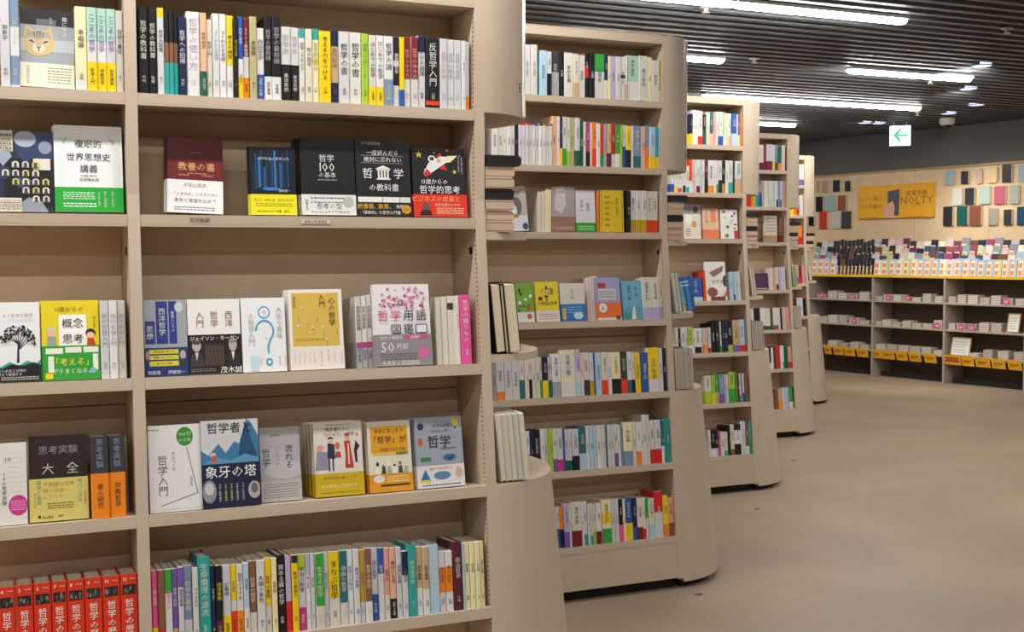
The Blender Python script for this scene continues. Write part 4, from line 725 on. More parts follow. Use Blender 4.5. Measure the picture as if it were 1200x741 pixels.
spine_row(2, 'F', '831w:170 834k:170/b30w 838.5w:172/t70k 842M:160 845i:150 853.5k:190 856i:195/b20A 861w:196/t20k/b35k 868w:210/!h 874A:205/b25w 877.5t:208/b45g 881k:205 885.', ((831, 510), (885, 505)), phrase=P3('bottom'))
# ---- fourth bookcase
P4 = lambda n: "fourth bookcase's %s row" % n
spine_row(3, 'Z', '892f:205/b30m 895.5R:210 898w:212/b35R 905w:208/b30y 908s:210/b30G 912G:200/b30O 916i:208 920R:190 922.', ((892, 183), (922, 186)), phrase=P4('top'), titles=False)
spine_row(3, 'A', '877.5r:120/!h 880.5O:120 883l:120 886t:120 889b:120 891.5- 893e:215 896i:214 901w:214 906B:214 908w:214 912s:214 916V:214 918q:213 921.', ((877, 222), (921, 226)), phrase=P4('second'), titles=False)
face_out(3, 'B', 896, 911, 253, 284, .02, 'CFC6B4', 'cream boxed book with a brown foot, face out in the fourth bookcase', lean=.05, art=[('L', .1, .35, .9, .95, 5, 'A89C88')], band=[('R', 0, 0, 1, .25, 'A8876C')], hard=True)
spine_row(3, 'B', '913A:205/b30R 917A:205 921.5.', ((913, 268), (921, 268)), phrase=P4('third'), titles=False, setback=.02)
face_out(3, 'C', 886, 901, 317, 337, .02, '4A2A52', 'low dark purple box set lying face out in the fourth bookcase', lean=.04, setb=.04, art=[('R', .05, .06, .95, .12, 'C8C0C8')])
spine_row(3, 'C', '902f:185 906q:185 909.5w:190/b25R 912.5V:192 916w:192 920.5.', ((902, 328), (920, 328)), phrase=P4('fourth'), titles=False, setback=.02)
spine_row(3, 'D', '881w:180 884k:182/b25w 889k:180 891w:182/b20R 897i:180/b18G 903G:180 906i:182/b20A 912f:182 915m:180 917w:184 921P:184/b20o 926.5.', ((881, 372), (926, 370)), phrase=P4('fifth'), titles=False)
spine_row(3, 'E', '901k:178/b30f 904w:178 907d:180 909.5r:190/b35r 914.5w:190 919.5G:185 923.5P:180/b30r 928.', ((901, 412), (928, 410)), phrase=P4('sixth'), titles=False)
spine_row(3, 'F', '909A:165 912a:168/b40O 917w:175 920B:178 922.5V:178 925g:180/b30w 929d:178 933.5.', ((909, 460), (933, 458)), phrase=P4('bottom'), titles=False)
# ---- fifth bookcase
P5 = lambda n: "fifth bookcase's %s row" % n
spine_row(4, 'Z', '937.5w:210/b28v 941w:208/b28v 944.', ((937, 206), (944, 206)), phrase=P5('top'), titles=False)
spine_row(4, 'A', '928y:120 931O:120 934r:120 936.5- 937w:205 941.5.', ((928, 245), (941, 240)), phrase=P5('second'), titles=False)
spine_row(4, 'B', '932.5A:190 935O:190/b40r 940.', ((932, 268), (940, 268)), phrase=P5('third'), titles=False)
spine_row(4, 'C', '928x:190 932.5o:190 936.5R:180/b30r 940P:180 943.5.', ((928, 322), (943, 322)), phrase=P5('fourth'), titles=False)
spine_row(4, 'D', '930R:180 934B:185 938w:185 941k:180 945.', ((930, 352), (945, 352)), phrase=P5('fifth'), titles=False)
flush_labels()
# ------------------------------------------------------------------ what stands in the rounded end displays
def lying_stack(u):
    o_ = off(1.571); z = 1.5716; xs = UX[u]
    spec = [('C9AC98', .0285, .084, 1), ('CFB49F', .0285, .084, 1), ('CBB09A', .0285, .084, 1), ('1C1B1E', .031, .084, 0), ('C7B093', .0295, .084, 0), ('CDB394', .0295, .087, 0), ('1A1A1D', .030, .105, 0)]
    nm = ['pinkish beige', 'pinkish beige', 'pinkish beige', 'black', 'beige', 'beige', 'black']
    pos = ['lowest', 'second from bottom', 'third from bottom', 'fourth from bottom', 'third from top', 'second from top', 'topmost']
    for k, (c, th, wx, thin) in enumerate(spec):
        hw = .0; y0 = UY[u] - .002 + (.004 if k % 2 else .0); dep = .20
        b = MB(); r = .011; n = 6
        prof = [(0, 0)] + [(wx - r + r * math.sin(PI / 2 * q / n), r - r * math.cos(PI / 2 * q / n)) for q in range(n + 1)] + [(wx - r + r * math.cos(PI / 2 * q / n), th - r + r * math.sin(PI / 2 * q / n)) for q in range(n + 1)] + [(0, th)]
        b.prism([(p[0] * 1.0, p[1]) for p in prof], 0, dep, 'y', mat(c, .5))
        o = b.build('book'); o.location = (xs + .0035, y0, z)
        p = MB(); p.box(.001, wx - .004, -.0006, dep - .002, th * .12, th * .14, mat('5C4A3E', .6)); p.box(.001, wx - .006, -.0006, .001, th * .86, th * .88, mat('5C4A3E', .6)); p.build('cover_crease', o)
        z += th + .0006
        tag(o, '%s book lying flat, %s in the %s bookcase\'s niche stack' % (nm[k], pos[k], TH_WORD[u]), 'book', 'books lying flat in the end niches')
def fore_edge(u, zt, ts, lean, h, w, x0, y0, label, cols=None, covers=('17181B',)):
    x = x0
    for k, t in enumerate(ts):
        M = Matrix.Translation((x, y0, zt + t * abs(math.sin(lean)) + .0012)) @ Matrix.Rotation(-lean, 4, 'Y')
        c = .0014; b = MB(); CM = mat(covers[k % len(covers)], .45)
        b.box(0, c, 0, w, 0, h, CM); b.box(t - c, t, 0, w, 0, h, CM); b.box(c, t - c, w - c, w, 0, h, CM)
        if u > 1:
            b.box(c, t - c, .002, w - c, .002, h - .003, mat((cols or ['DCCFAE'])[k % len(cols or [1])], .8, .04, 300))
            n0 = len(STUFF.v); STUFF.v += [tuple(M @ Vector(v)) for v in b.v]; rm = [STUFF.m(m_) for m_ in b.mats]
            STUFF.f += [tuple(q + n0 for q in f) for f in b.f]; STUFF.mi += [rm[i_] for i_ in b.mi]
            x += t / math.cos(lean) + .0012; continue
        o = b.build('book'); o.matrix_world = M
        p = MB(); p.box(c, t - c, .002, w - c, .002, h - .003, mat((cols or ['DCCFAE'])[k % len(cols or [1])], .8, .04, 300)); p.build('page_block', o)
        x += t / math.cos(lean) + .0012
        tag(o, label + ', %s from left' % ORD[k], 'book', 'books with page edges outward in the end niches')
for u in range(5): lying_stack(u) if u < 4 else None
fore_edge(0, 1.2372, [.027, .009, .034], .10, .188, .135, UX[0] + .022, UY[0] - off(1.237) + .012, 'book leaning with cream page edges out, middle niche of nearest bookcase', ['DCCFAE', 'CFC3A6', 'DCD0B0'])
fore_edge(0, .8892, [.0155, .0165, .015, .016, .0155], .10, .186, .14, UX[0] + .021, UY[0] - off(.889) + .014, 'book with white page edges out, on the nearest bookcase end plinth', ['DDD6C6', 'D6CFC0'], ('D2CBBC', 'D6CFC0', 'C4C2BC', 'A9B6BA'))
fore_edge(1, 1.2372, [.016, .018], .16, .185, .135, UX[1] + .033, UY[1] - off(1.237) + .012, 'leaning book with cream page edges, middle niche of second bookcase', ['D4CBB4'], ('B9C4C8', '3F6A9C'))
face_cov = add_cover_book(Matrix.Translation((UX[1] + .112, UY[1] - off(1.237) + .03, 1.2475)) @ Matrix.Rotation(-.1, 4, 'X') @ Matrix.Rotation(-.13, 4, 'Y'), .075, .16, .012, '2C62A8',
  [('P', [(0, .3), (.4, .2), (.3, .8), (0, 1)], '6FB6C8'), ('P', [(.5, 0), (.75, 0), (.7, .9), (.55, 1)], '4A90C4'), ('P', [(.1, 0), (.35, 0), (.15, .5)], 'C8D44A')], (), [('L', .2, .7, .8, .9, 2, 'D4E4EC')])
tag(face_cov, 'blue book with pale streaks leaning in the middle niche of second bookcase', 'book')
fore_edge(1, .8892, [.0125] * 7, .06, .186, .14, UX[1] + .015, UY[1] - off(.889) + .014, 'book with grey-cream page edges, on the second bookcase end plinth', ['C9C0B0', 'BDB5A6'], ('B4AEA6', 'BDB5A6', 'A4A8AC'))
fore_edge(2, 1.2372, [.018, .016], .16, .185, .135, UX[2] + .033, UY[2] - off(1.237) + .012, 'leaning pale book in the middle niche of third bookcase', ['D4CBB4'], ('B9B6B0',))
fore_edge(2, .8892, [.014] * 6, .08, .186, .14, UX[2] + .018, UY[2] - off(.889) + .014, 'book with pale page edges, on the third bookcase end plinth', ['C4BCAE', 'B6AEA2'], ('A8A4A0',))
fore_edge(3, 1.2372, [.02, .014], .14, .17, .13, UX[3] + .027, UY[3] - off(1.237) + .012, 'pale green book in the middle niche of fourth bookcase', ['A9B79C'], ('8FA48C', 'B84A44'))
fore_edge(3, .8892, [.014] * 5, .08, .186, .14, UX[3] + .018, UY[3] - off(.889) + .014, 'book with pale page edges, on the fourth bookcase end plinth', ['C4BCAE'], ('A8A4A0',))
fore_edge(4, 1.2372, [.016, .014], .14, .16, .12, UX[4] + .026, UY[4] - off(1.237) + .012, 'pale book leaning in the end niche of the farthest bookcase', ['D8D0BC'], ('C9C0A8',))
so = STUFF.build('books'); so['kind'] = 'stuff'; so['label'] = "small books filling the three farthest bookcases and the second bookcase's two lowest rows"; so['category'] = 'books'
for k, (c, th) in enumerate([('CBB09A', .04), ('1C1B1E', .03), ('C7B093', .05), ('1A1A1D', .03)]):
    b = MB(); b.box(0, .09 + .012 * (k == 3), 0, .19, 0, th, mat(c, .5)); b.box(.002, .085, -.0008, 0, th * .1, th * .16, mat('5C4A3E', .6)); o = b.build('book'); o.location = (UX[4] + .004, UY[4], 1.5716 + sum([.0406, .0306, .0506][:k]))
    tag(o, '%s book lying flat, %s in the farthest bookcase niche stack' % (['beige', 'black', 'tan', 'black'][k], ['lowest', 'second', 'third', 'topmost'][k]), 'book', 'books lying flat in the end niches')

# ------------------------------------------------------------------ the stationery wall
WROT = Matrix((( -WD.x * -1, -WN.x, 0, 0), (WD.y, -WN.y, 0, 0), (0, 0, 1, 0), (0, 0, 0, 1)))   # local x along the wall, local y into it, z up
def WM(s, d, z):
    p = wpt(s, d, z); M = WROT.copy(); M.translation = p; return M
def wall_px(px, py, d):
    p0 = wpt(0, d, 0); q = at_plane(px, py, p0, WN); return ((q - WA).dot(WD), q.z)
WOOD = mat('CDB490', .5, .06, 9, spec=.3)
CAB = mat('A3978A', .5); CABIN = mat('6A5D53', .7)
S0, S1, PITCH_S = -1.72, 3.5, 1.015
sv = wall_px(1022, 380, 0)[0]; PITCH_S = (wall_px(1106, 385, 0)[0] - sv)
DIV = [sv - 2 * PITCH_S, sv - PITCH_S, sv, sv + PITCH_S, sv + 2 * PITCH_S, sv + 3 * PITCH_S]
# wooden panel
b = MB(); b.box(DIV[0], DIV[5], DEPTH - .03, DEPTH - .006, 1.2512, 2.53, WOOD)
wp = b.build('display_board'); wp.matrix_world = WM(0, 0, 0)
b = MB(); b.box(DIV[0], DIV[5], DEPTH - .05, DEPTH - .006, 2.5302, 2.555, mat('A88A66', .5)); b.build('top_rail', wp); tag(wp, 'long pale wooden display panel on the far grey wall', 'wall panel')
for k in range(1, 5):
    g = MB(); g.box(DIV[k] + .3, DIV[k] + .303, DEPTH - .0312, DEPTH - .03, 1.5, 2.53, mat('8A7254', .6)); g.build('panel_seam', wp)
# cabinets: one unit between each pair of dividers
for k in range(5):
    xa, xb = DIV[k] + .0005, DIV[k + 1] - .0005
    r = empty('stationery_cabinet'); r.matrix_world = WM((xa + xb) / 2, DEPTH / 2, 0); L = (xb - xa) / 2; hd = DEPTH / 2
    for sx in (-1, 1):
        q = MB(); x_ = L * sx; q.box(min(x_, x_ - .012 * sx), max(x_, x_ - .012 * sx), -hd, hd - .035, 0, 1.225, CAB); q.build('side_panel', r)
    q = MB(); q.box(-L + .0125, L - .0125, hd - .047, hd - .036, .0, 1.224, CABIN); q.build('back_panel', r)
    for z in (.945, .635, .33):
        q = MB(); q.box(-L + .0125, L - .0125, -hd + .004, hd - .048, z - .022, z, CAB); q.build('shelf', r)
    q = MB(); q.box(-L + .0125, L - .0125, -hd + .16, -hd + .17, .0, .06, mat('2A2522', .8)); q.build('kick_strip', r)
    q = MB(); q.box(-L, L, -hd - .006, hd - .036, 1.2255, 1.25, mat('B5A68C', .5)); q.build('counter_top', r)
    q = MB(); q.box(-L, L, -hd - .0085, -hd - .0062, 1.226, 1.256, mat('E0B427', .4)); q.build('price_rail', r)
    tag(r, ['grey stationery cabinet mostly hidden behind the farthest bookcase', 'grey open stationery cabinet just right of the farthest bookcase', 'grey open stationery cabinet second from the left on far wall',
            'grey open stationery cabinet holding framed notices at the right edge', 'grey stationery cabinet cut off by the right edge'][k], 'cabinet', 'grey stationery cabinets along the far wall')
# yellow advertising board on the panel
BD = DEPTH - .07
s0, zt0 = wall_px(1006.5, 219, BD); s1, zt1 = wall_px(1094, 213, BD); zb0 = wall_px(1006.5, 256, BD)[1]; zb1 = wall_px(1093, 255, BD)[1]
zt, zb = (zt0 + zt1) / 2, (zb0 + zb1) / 2; sw = s1 - s0
r = empty('notice_board'); r.matrix_world = WM((s0 + s1) / 2, BD, (zt + zb) / 2); bh = (zt - zb) / 2; bw = sw / 2
q = MB(); q.box(-bw, bw, 0, .038, -bh, bh, mat('DDA11F', .45)); q.build('board', r)
q = MB(); pl = lambda x, y: (x, -.0010, y); pl2 = lambda x, y: (x, -.0018, y)
q.flat([(-bw * .18, -bh * .86), (bw * .11, -bh * .86), (bw * .13, bh * .7), (-bw * .2, bh * .6)], pl, mat('4A4C5A', .4))
q.flat([(-bw * .30, -bh), (-bw * .02, -bh), (0, -bh * .3), (-bw * .06, bh * .02), (-bw * .16, -bh * .1), (-bw * .26, -bh * .45)], pl2, mat('D0A088', .5)); q.build('hand_photo', r)
q = MB(); q.text('いい一年に、', -bw * .60, bh * .22, .072, pl, mat('6A4A14', .5)); q.text('いい手帳を。', -bw * .60, -bh * .28, .072, pl, mat('6A4A14', .5))
q.text('能率手帳', bw * .58, bh * .42, .075, pl, mat('5A4014', .5)); q.text('NOLTY', bw * .58, bh * .02, .135, pl, mat('7A5A1C', .5)); q.text('ノルティ', bw * .58, -bh * .28, .04, pl, mat('7A5A1C', .5)); q.build('lettering', r)
q = MB(); q.box(-bw * .92, -bw * .42, -.0012, 0, -bh * .96, -bh * .93, mat('8A6420', .5)); q.box(bw * .3, bw * .8, -.0012, 0, -bh * .96, -bh * .93, mat('8A6420', .5)); q.build('small_print', r)
tag(r, 'wide yellow planner advertisement board with a hand photo on the wooden panel', 'sign')
# planners hung on the panel
def planner(M, w, h, t, col, name='planner', band=None, pages=True, gloss=.35):
    b = MB(); cm = mat(col, gloss); b.box(-w / 2, w / 2, 0, .003, 0, h, cm); b.box(-w / 2, w / 2, t - .003, t, 0, h, cm); b.box(-w / 2, -w / 2 + .003, .003, t - .003, 0, h, cm)
    b.box(-w / 2 + .003, w / 2 - .003, .003, t - .003, .003, h - .003, PAGE)
    o = b.build(name); o.matrix_world = M
    if band:
        c1, c2, fr = band; q = MB(); e = .0008
        q.box(-w / 2 - e, w / 2 + e, -e, t * .9, h * .02, h * fr, mat(c1, .5))
        if c2:
            for k in range(2): q.box(-w * .28, w * .12, -e * 1.6, -e, h * (.12 + .34 * k), h * (.30 + .34 * k), mat(c2, .5))
        q.build('belly_band', o)
    return o
HUNG = [(1107, 1118, 199, 217, '93A7AC', 'pale blue'), (1126, 1134.5, 200.5, 216, '1E1F28', 'black'), (1143, 1150, 197, 215.5, 'B59B8E', 'pinkish'), (1157.5, 1168, 195, 214.5, 'C9B27C', 'cream'), (1174, 1185, 192.5, 214, '1C1C20', 'black'), (1193, 1203, 193, 213, '8FA3AA', 'pale blue'),
        (1115.5, 1127, 220.5, 241, 'C9C4BC', 'white'), (1130.5, 1141.5, 220, 240, '2A2A2C', 'black'), (1147, 1159.5, 218, 239.5, '9FB2A6', 'silver-green'), (1164.5, 1178, 218, 239.5, 'B0576E', 'rose pink'), (1183, 1194, 217, 239, '9AA092', 'grey-green'), (1200, 1212, 216, 238, '6A5A4C', 'brown'),
        (1105, 1116, 242, 265, '26262C', 'black'), (1121, 1133.5, 241.5, 264.5, '17504A', 'dark green'), (1136, 1149.5, 241, 264.5, '7E4A36', 'brown'), (1158, 1168, 244, 264, '97908C', 'grey'), (1176, 1185.5, 245.5, 264, '33322F', 'dark olive'), (1191.5, 1204, 242, 264, '1C4158', 'deep blue'),
        (957, 958.5, 212, 226, 'A0907C', 'brown'), (963, 970, 212, 226, 'A5917E', 'tan'), (976, 984, 211, 225, '22263A', 'navy'), (990, 996.5, 212, 224.5, '1F2420', 'black'),
        (956, 964, 230.5, 248, '1E1D1F', 'black'), (967, 977.5, 229, 247.5, '8DAAB2', 'light blue'), (981.5, 991, 229, 247, '84503A', 'brown'), (947.5, 953.5, 254, 264.5, '16181C', 'small black'), (960, 969, 248, 268.5, 'B03A28', 'red'), (974.5, 984.5, 247.5, 268, 'B9B4AC', 'white'), (986, 997.5, 247.5, 268, '3F3E40', 'charcoal')]
rowof = lambda i: (['right group top row', 'right group middle row', 'right group bottom row'][i // 6] if i < 18 else ('left group top row' if i < 22 else ('left group middle row' if i < 25 else 'left group bottom row')))
cnt = {}
for i, (xa, xb, yt, yb, c, nm) in enumerate(HUNG):
    d = DEPTH - .03 - .026; s0, z0 = wall_px(xa, yb, d); s1, z1 = wall_px(xb, yt, d)
    o = planner(WM((s0 + s1) / 2, d, z0), s1 - s0, z1 - z0, .024, c)
    k = (nm, rowof(i)); cnt[k] = cnt.get(k, 0) + 1
    tag(o, '%s planner hung on the wooden panel, %s%s' % (nm, rowof(i), ', second %s one' % nm if cnt[k] > 1 else ''), 'planner', 'planners hung on the wooden panel')
    bk = MB(); w_ = s1 - s0; bk.box(w_ / 2 + .0015, w_ / 2 + .010, .004, .02, .01, (z1 - z0) - .01, mat('C9B79C', .5)); bk.build('pen_loop', o)
# stepped riser and the tiers of boxed planners
steps = [(0.012, 1.2512), (.085, 1.335), (.16, 1.42), (.235, 1.505)]
rz = MB(); M0 = WM(0, 0, 0)
for k in range(1, 4): rz.box(DIV[0] + .02, DIV[5] - .02, steps[k][0] - .006, DEPTH - .035, 1.2505 if k == 1 else steps[k - 1][1] + .0, steps[k][1] - .0006, mat('C8B89C', .5))
ro = rz.build('display_riser'); ro.matrix_world = M0; tag(ro, 'stepped riser carrying the tiers of boxed planners on the counter', 'riser')
TC = ['D8CFC0', 'B8C48A', '9CB8C8', 'D4B8BC', 'C9C0D4', 'B4D0C4', 'E0D8C4', 'C8BEB0', 'CFA8AC', 'AEB4C4']; DC = ['22222A', '3A2A34', '1E2440', '5A2440', '2A2A2C', '6A4A3A', '8A8494', '3C4A5C', '94405F', '7A9C98']
rr = random.Random(11); TIER = ['front', 'second', 'third', 'back']
NAMEC = {'D8CFC0': 'beige', 'B8C48A': 'light green', '9CB8C8': 'light blue', 'D4B8BC': 'pale pink', 'C9C0D4': 'lavender', 'B4D0C4': 'mint', 'E0D8C4': 'cream', 'C8BEB0': 'stone', 'CFA8AC': 'rose', 'AEB4C4': 'blue-grey', '22222A': 'black', '3A2A34': 'dark plum', '1E2440': 'navy', '5A2440': 'wine', '2A2A2C': 'charcoal', '6A4A3A': 'brown', '8A8494': 'grey', '3C4A5C': 'slate', '94405F': 'magenta', '7A9C98': 'teal'}
cnt = {}
for k, (d, z) in enumerate(steps):
    xa = 951 + k * 1.5; x = wall_px(xa, 310 - 12 * k, d)[0]; xe = wall_px(1203, 310 - 12 * k, d)[0]; x = max(x, DIV[0] + .05); j = 0
    xblk = wall_px(1020, 310, d)[0]; xb0 = wall_px(974, 310, d)[0]
    while x < xe:
        slim = xb0 < x < xblk
        w = rr.uniform(.045, .06) if slim else rr.uniform(.088, .108); h = rr.uniform(.185, .205) if k == 0 else rr.uniform(.15, .2)
        c = rr.choice(['22222A', '2A2A2C', '3A2A34', '22222A', '6A4A3A']) if slim else (rr.choice(TC) if k == 0 or rr.random() < .45 else rr.choice(DC))
        bd = ('E3DCD4', 'DE8A34', .86 if k == 0 else .62) if not slim else ('DCCBB0', 'D98A34', .55) if rr.random() < .85 else None
        M = WM(x + w / 2, d + .006, z + .0035) @ Matrix.Rotation(-.12, 4, 'X')
        o = planner(M, w * .94, h, .022 if not slim else .02, c)
        if bd:
            q = MB(); e = .0009; w2 = w * .94; frac = .64 if not slim else .5; x0_ = -w2 / 2 - e; x1_ = x0_ + w2 * frac
            q.box(x0_, x1_, -e, .018, h * .02, h * bd[2], mat(bd[0], .5))
            for a in range(2): q.box(x0_ + w2 * .10, x1_ - w2 * .08, -e * 1.7, -e, h * bd[2] * (.10 + .48 * a), h * bd[2] * (.40 + .48 * a), mat(bd[1], .5))
            q.build('belly_band', o)
        key = (NAMEC[c], k); cnt[key] = cnt.get(key, 0) + 1; n_ = cnt[key]
        tag(o, '%s planner with paper band on the %s counter tier, %s such from left' % (NAMEC[c], TIER[k], ORD[n_ - 1]), 'planner', 'boxed planners on the counter tiers')
        if not bd: o['label'] = '%s planner without band on the %s counter tier, %s such from left' % (NAMEC[c], TIER[k], ORD[n_ - 1])
        x += w * (1.0 if not slim else 1.06) + .004; j += 1
# refill packs stacked on the cabinet shelves
SHZ = [.945, .635, .33]; SN = ['upper', 'middle', 'low']
packc = ['BDB3A6', 'C4B8AA', 'CFC4B4', 'B8ADA2', 'C9BCB0']
def stack(px0, px1, nlay, shelf, bay, idx, c):
    z = SHZ[shelf] + .0008; yy = {0: 352, 1: 384, 2: 412}[shelf]; d = .03
    s0 = wall_px(px0, yy, d)[0]; s1 = wall_px(px1, yy, d)[0]; w = s1 - s0 - .006
    for k in range(nlay):
        hh = .0235; b = MB(); rx = random.Random(idx * 7 + k).uniform(-.002, .002)
        b.box(-w / 2 + rx, w / 2 + rx, 0, .14, 0, hh, mat(c, .45)); b.box(-w / 2 + rx - .0004, w / 2 + rx + .0004, -.0004, .14, hh * .70, hh * .88, mat('7F7A74', .5))
        o = b.build('refill_pack'); o.matrix_world = WM((s0 + s1) / 2, d, z); z += hh + .0006
        pos = 'topmost' if k == nlay - 1 else ('lowest' if k == 0 else ORD[k] + ' from bottom')
        tag(o, '%s refill pack, %s stack from left, %s shelf, %s cabinet' % (pos, ORD[idx], SN[shelf], {1: 'left', 2: 'middle', 3: 'right'}[bay]), 'refill pack', 'refill packs stacked in the stationery cabinets')
ST = {(0, 1): [(958, 968, 2), (970, 980.5, 4), (982, 992, 3), (994, 1005, 3), (1007, 1018.5, 4)], (0, 2): [(1026, 1034, 2), (1035.5, 1045, 3), (1047, 1056, 3), (1058, 1067, 2), (1069, 1079, 2), (1081, 1091, 4), (1095.5, 1105, 3)],
      (0, 3): [(1111, 1120, 3), (1122, 1132, 4), (1134, 1146, 4), (1148, 1159.5, 3), (1161, 1173, 4), (1175, 1187, 3), (1190, 1202, 3)],
      (1, 1): [(960, 968.5, 3), (970, 981, 4), (983, 992.5, 4), (995, 1006, 3), (1008, 1018.5, 2)], (1, 2): [(1026, 1033, 2), (1034, 1044, 3), (1045.5, 1055, 2), (1057, 1067, 3), (1069, 1079.5, 2), (1081.5, 1092, 2), (1094, 1104, 4)],
      (1, 3): [(1111, 1119, 3), (1121, 1131, 3), (1134, 1144, 3), (1147, 1159, 4), (1161, 1174, 4)],
      (2, 1): [(970, 981, 3), (984, 993, 2), (996, 1006, 3), (1008, 1019, 2)], (2, 2): [(1026, 1037, 3), (1039, 1051, 3), (1053, 1064, 3), (1066, 1078, 3), (1080, 1091, 3), (1094, 1104, 2)],
      (2, 3): [(1136, 1147, 2), (1152, 1163, 4), (1169, 1182, 4), (1188, 1201, 4)]}
for (sh, bay), L_ in ST.items():
    for i, (a, c_, n) in enumerate(L_): stack(a, c_, n, sh, bay, i, packc[(i + sh) % 5])
# yellow price cards
CARDS = [(966, 974, 408, 1), (976.5, 988, 409.5, 1), (989, 1001.5, 411, 1), (1004, 1017, 413, 1), (1023, 1033, 415, 2), (1033, 1048, 417.5, 2), (1050, 1063, 420, 2), (1065, 1079, 421.5, 2), (1083, 1097, 422.5, 2),
         (1106, 1126, 426, 3), (1127, 1141, 427.5, 3), (1143, 1160, 428.5, 3), (1162, 1178, 430.5, 3), (1181, 1197, 432, 3)]
cc = {}
for i, (a, c_, y, bay) in enumerate(CARDS):
    d = -.012; s0, z = wall_px(a, y, d); s1 = wall_px(c_, y, d)[0]; w = s1 - s0; hh = .12
    M = WM((s0 + s1) / 2, d, .322 - .03) @ Matrix.Rotation(.3, 4, 'X')
    b = MB(); b.box(-w / 2, w / 2, -.002, 0, -hh * .55, hh * .45, mat('EDAE22', .4)); o = b.build('price_card'); o.matrix_world = M
    q = MB(); q.box(-w * .36, w * .3, -.0028, -.002, -.012, .004, mat('A86A10', .5)); q.box(-w * .36, w * .1, -.0028, -.002, -.03, -.02, mat('A86A10', .5))
    if i == 9: q.box(-w * .45, w * .4, -.0028, -.002, .008, .026, mat('C03A3A', .5)); q.box(-w * .45, w * .4, -.0032, -.0028, -.03, -.008, mat('C03A3A', .5))
    q.build('print', o)
    cc[bay] = cc.get(bay, 0) + 1
    tag(o, 'slanted yellow price card on the low shelf of %s stationery cabinet, %s from left' % ({1: 'left', 2: 'middle', 3: 'right'}[bay], ORD[cc[bay] - 1]), 'price card', 'slanted yellow price cards')
# round pink tags
PT = [(962, 347, 0), (998.5, 347, 0), (1040, 349, 0), (1062.5, 350.5, 0), (1178, 354.5, 0), (1000, 376.5, 1), (1097, 382.5, 1), (1125, 385.5, 1), (1138, 387.5, 1)]
for i, (x, y, sh) in enumerate(PT):
    d = .0; s, z = wall_px(x, y, d); n = 18; rad = .041; b = MB()
    z = max(z, SHZ[sh] - .0)
    b.prism([(rad * math.cos(2 * PI * k / n), rad * .9 + rad * .9 * math.sin(2 * PI * k / n)) for k in range(n)], -.003, 0, 'y', mat('C8567E', .45))
    o = b.build('price_tag'); o.matrix_world = WM(s, .018, SHZ[sh] + .0008)
    q = MB(); q.box(-.022, .022, -.0038, -.003, .036, .042, mat('F0C8D4', .5)); q.box(-.018, .014, -.0038, -.003, .022, .028, mat('F0C8D4', .5)); q.build('print', o)
    k_ = [0, 1, 0, 1, 0, 0, 0, 0, 1][i]; bay = [1, 1, 2, 2, 3, 1, 2, 3, 3][i]
    tag(o, 'round pink price tag on the %s shelf, %s cabinet, %s from left' % (SN[sh], {1: 'left', 2: 'middle', 3: 'right'}[bay], ORD[k_]), 'price tag', 'round pink price tags')
# framed notices
for (a, c_, yt, yb, sh, lab, tl) in ((1113, 1136, 398, 418.5, 2, 'framed white notice leaning on the low shelf of the right cabinet', .06), (1179, 1194, 369, 391, 1, 'framed white notice on the middle shelf at the right edge', -.03)):
    d = .03; s0, z0 = wall_px(a, yb, d); s1, z1 = wall_px(c_, yt, d); w = s1 - s0; h = z1 - z0; z0 = SHZ[sh] + .001; r = empty('notice'); r.matrix_world = WM((s0 + s1) / 2, d, z0 + .004) @ Matrix.Rotation(-.2, 4, 'X') @ Matrix.Rotation(tl * .0, 4, 'Y')
    q = MB()
    for (x0, x1, za, zb_) in ((-w / 2, -w / 2 + .012, 0, h), (w / 2 - .012, w / 2, 0, h), (-w / 2 + .012, w / 2 - .012, 0, .012), (-w / 2 + .012, w / 2 - .012, h - .012, h)): q.box(x0, x1, 0, .012, za, zb_, mat('B9905A', .5))
    q.build('frame', r)
    q = MB(); q.box(-w / 2 + .0125, w / 2 - .0125, .004, .01, .0125, h - .0125, mat('D9D9D4', .5)); q.build('sheet', r)
    q = MB()
    for k in range(5): q.box(-w * .36, w * (.3 - .07 * (k % 3)), .003, .0039, h * (.18 + .14 * k), h * (.205 + .14 * k), mat('8A8C90', .5))
    q.build('print', r); tag(r, lab, 'notice', 'framed notices in the stationery cabinets')

# ------------------------------------------------------------------ on the ceiling
EZ = 2.975; pE = at_z(1055, 147, EZ)
r = empty('exit_sign', pE); dirv = Vector((-pE.x, -pE.y, 0)).normalized(); ang = math.atan2(dirv.y, dirv.x) + PI / 2
r.rotation_euler = (0, 0, ang); dist = (pE.xy).length; S = 25.2 / F_PX * dist * .89
q = MB(); q.box(-S / 2, S / 2, .0, .05, -S, 0, mat('D8DCDA', .4)); q.build('housing', r)
q = MB(); q.box(-S / 2 + .004, S / 2 - .004, -.002, -.0005, -S + .004, -.004, mat('F2FFFA', .4, emit=1.7)); q.build('lit_panel', r)
q = MB(); pl = lambda x, y: (x * S * 1.05, -.0032, -S / 2 + .02 * S + y * S * 1.15); GA = mat('12B57C', .4, emit=.55)
q.flat([(-.12, .04), (.34, .04), (.34, -.04), (-.12, -.04)], pl, GA)
q.flat([(-.32, 0), (-.04, .28), (.08, .28), (-.12, .0), (.08, -.28), (-.04, -.28)][:4], pl, GA); q.flat([(-.32, 0), (-.12, 0), (.08, -.28), (-.04, -.28)], pl, GA); q.build('arrow', r)
q = MB(); q.text('非常口', .33 * S, -S / 2 - .32 * S, .06 * S, lambda x, y: (x, -.0032, y), mat('9AD8C0', .5)); q.build('small_print', r)
q = MB()
for sx in (-.3, .3): q.box(sx * S - .004, sx * S + .004, .02, .028, .0, 3.02 - EZ + .05, mat('BFC3C4', .4))
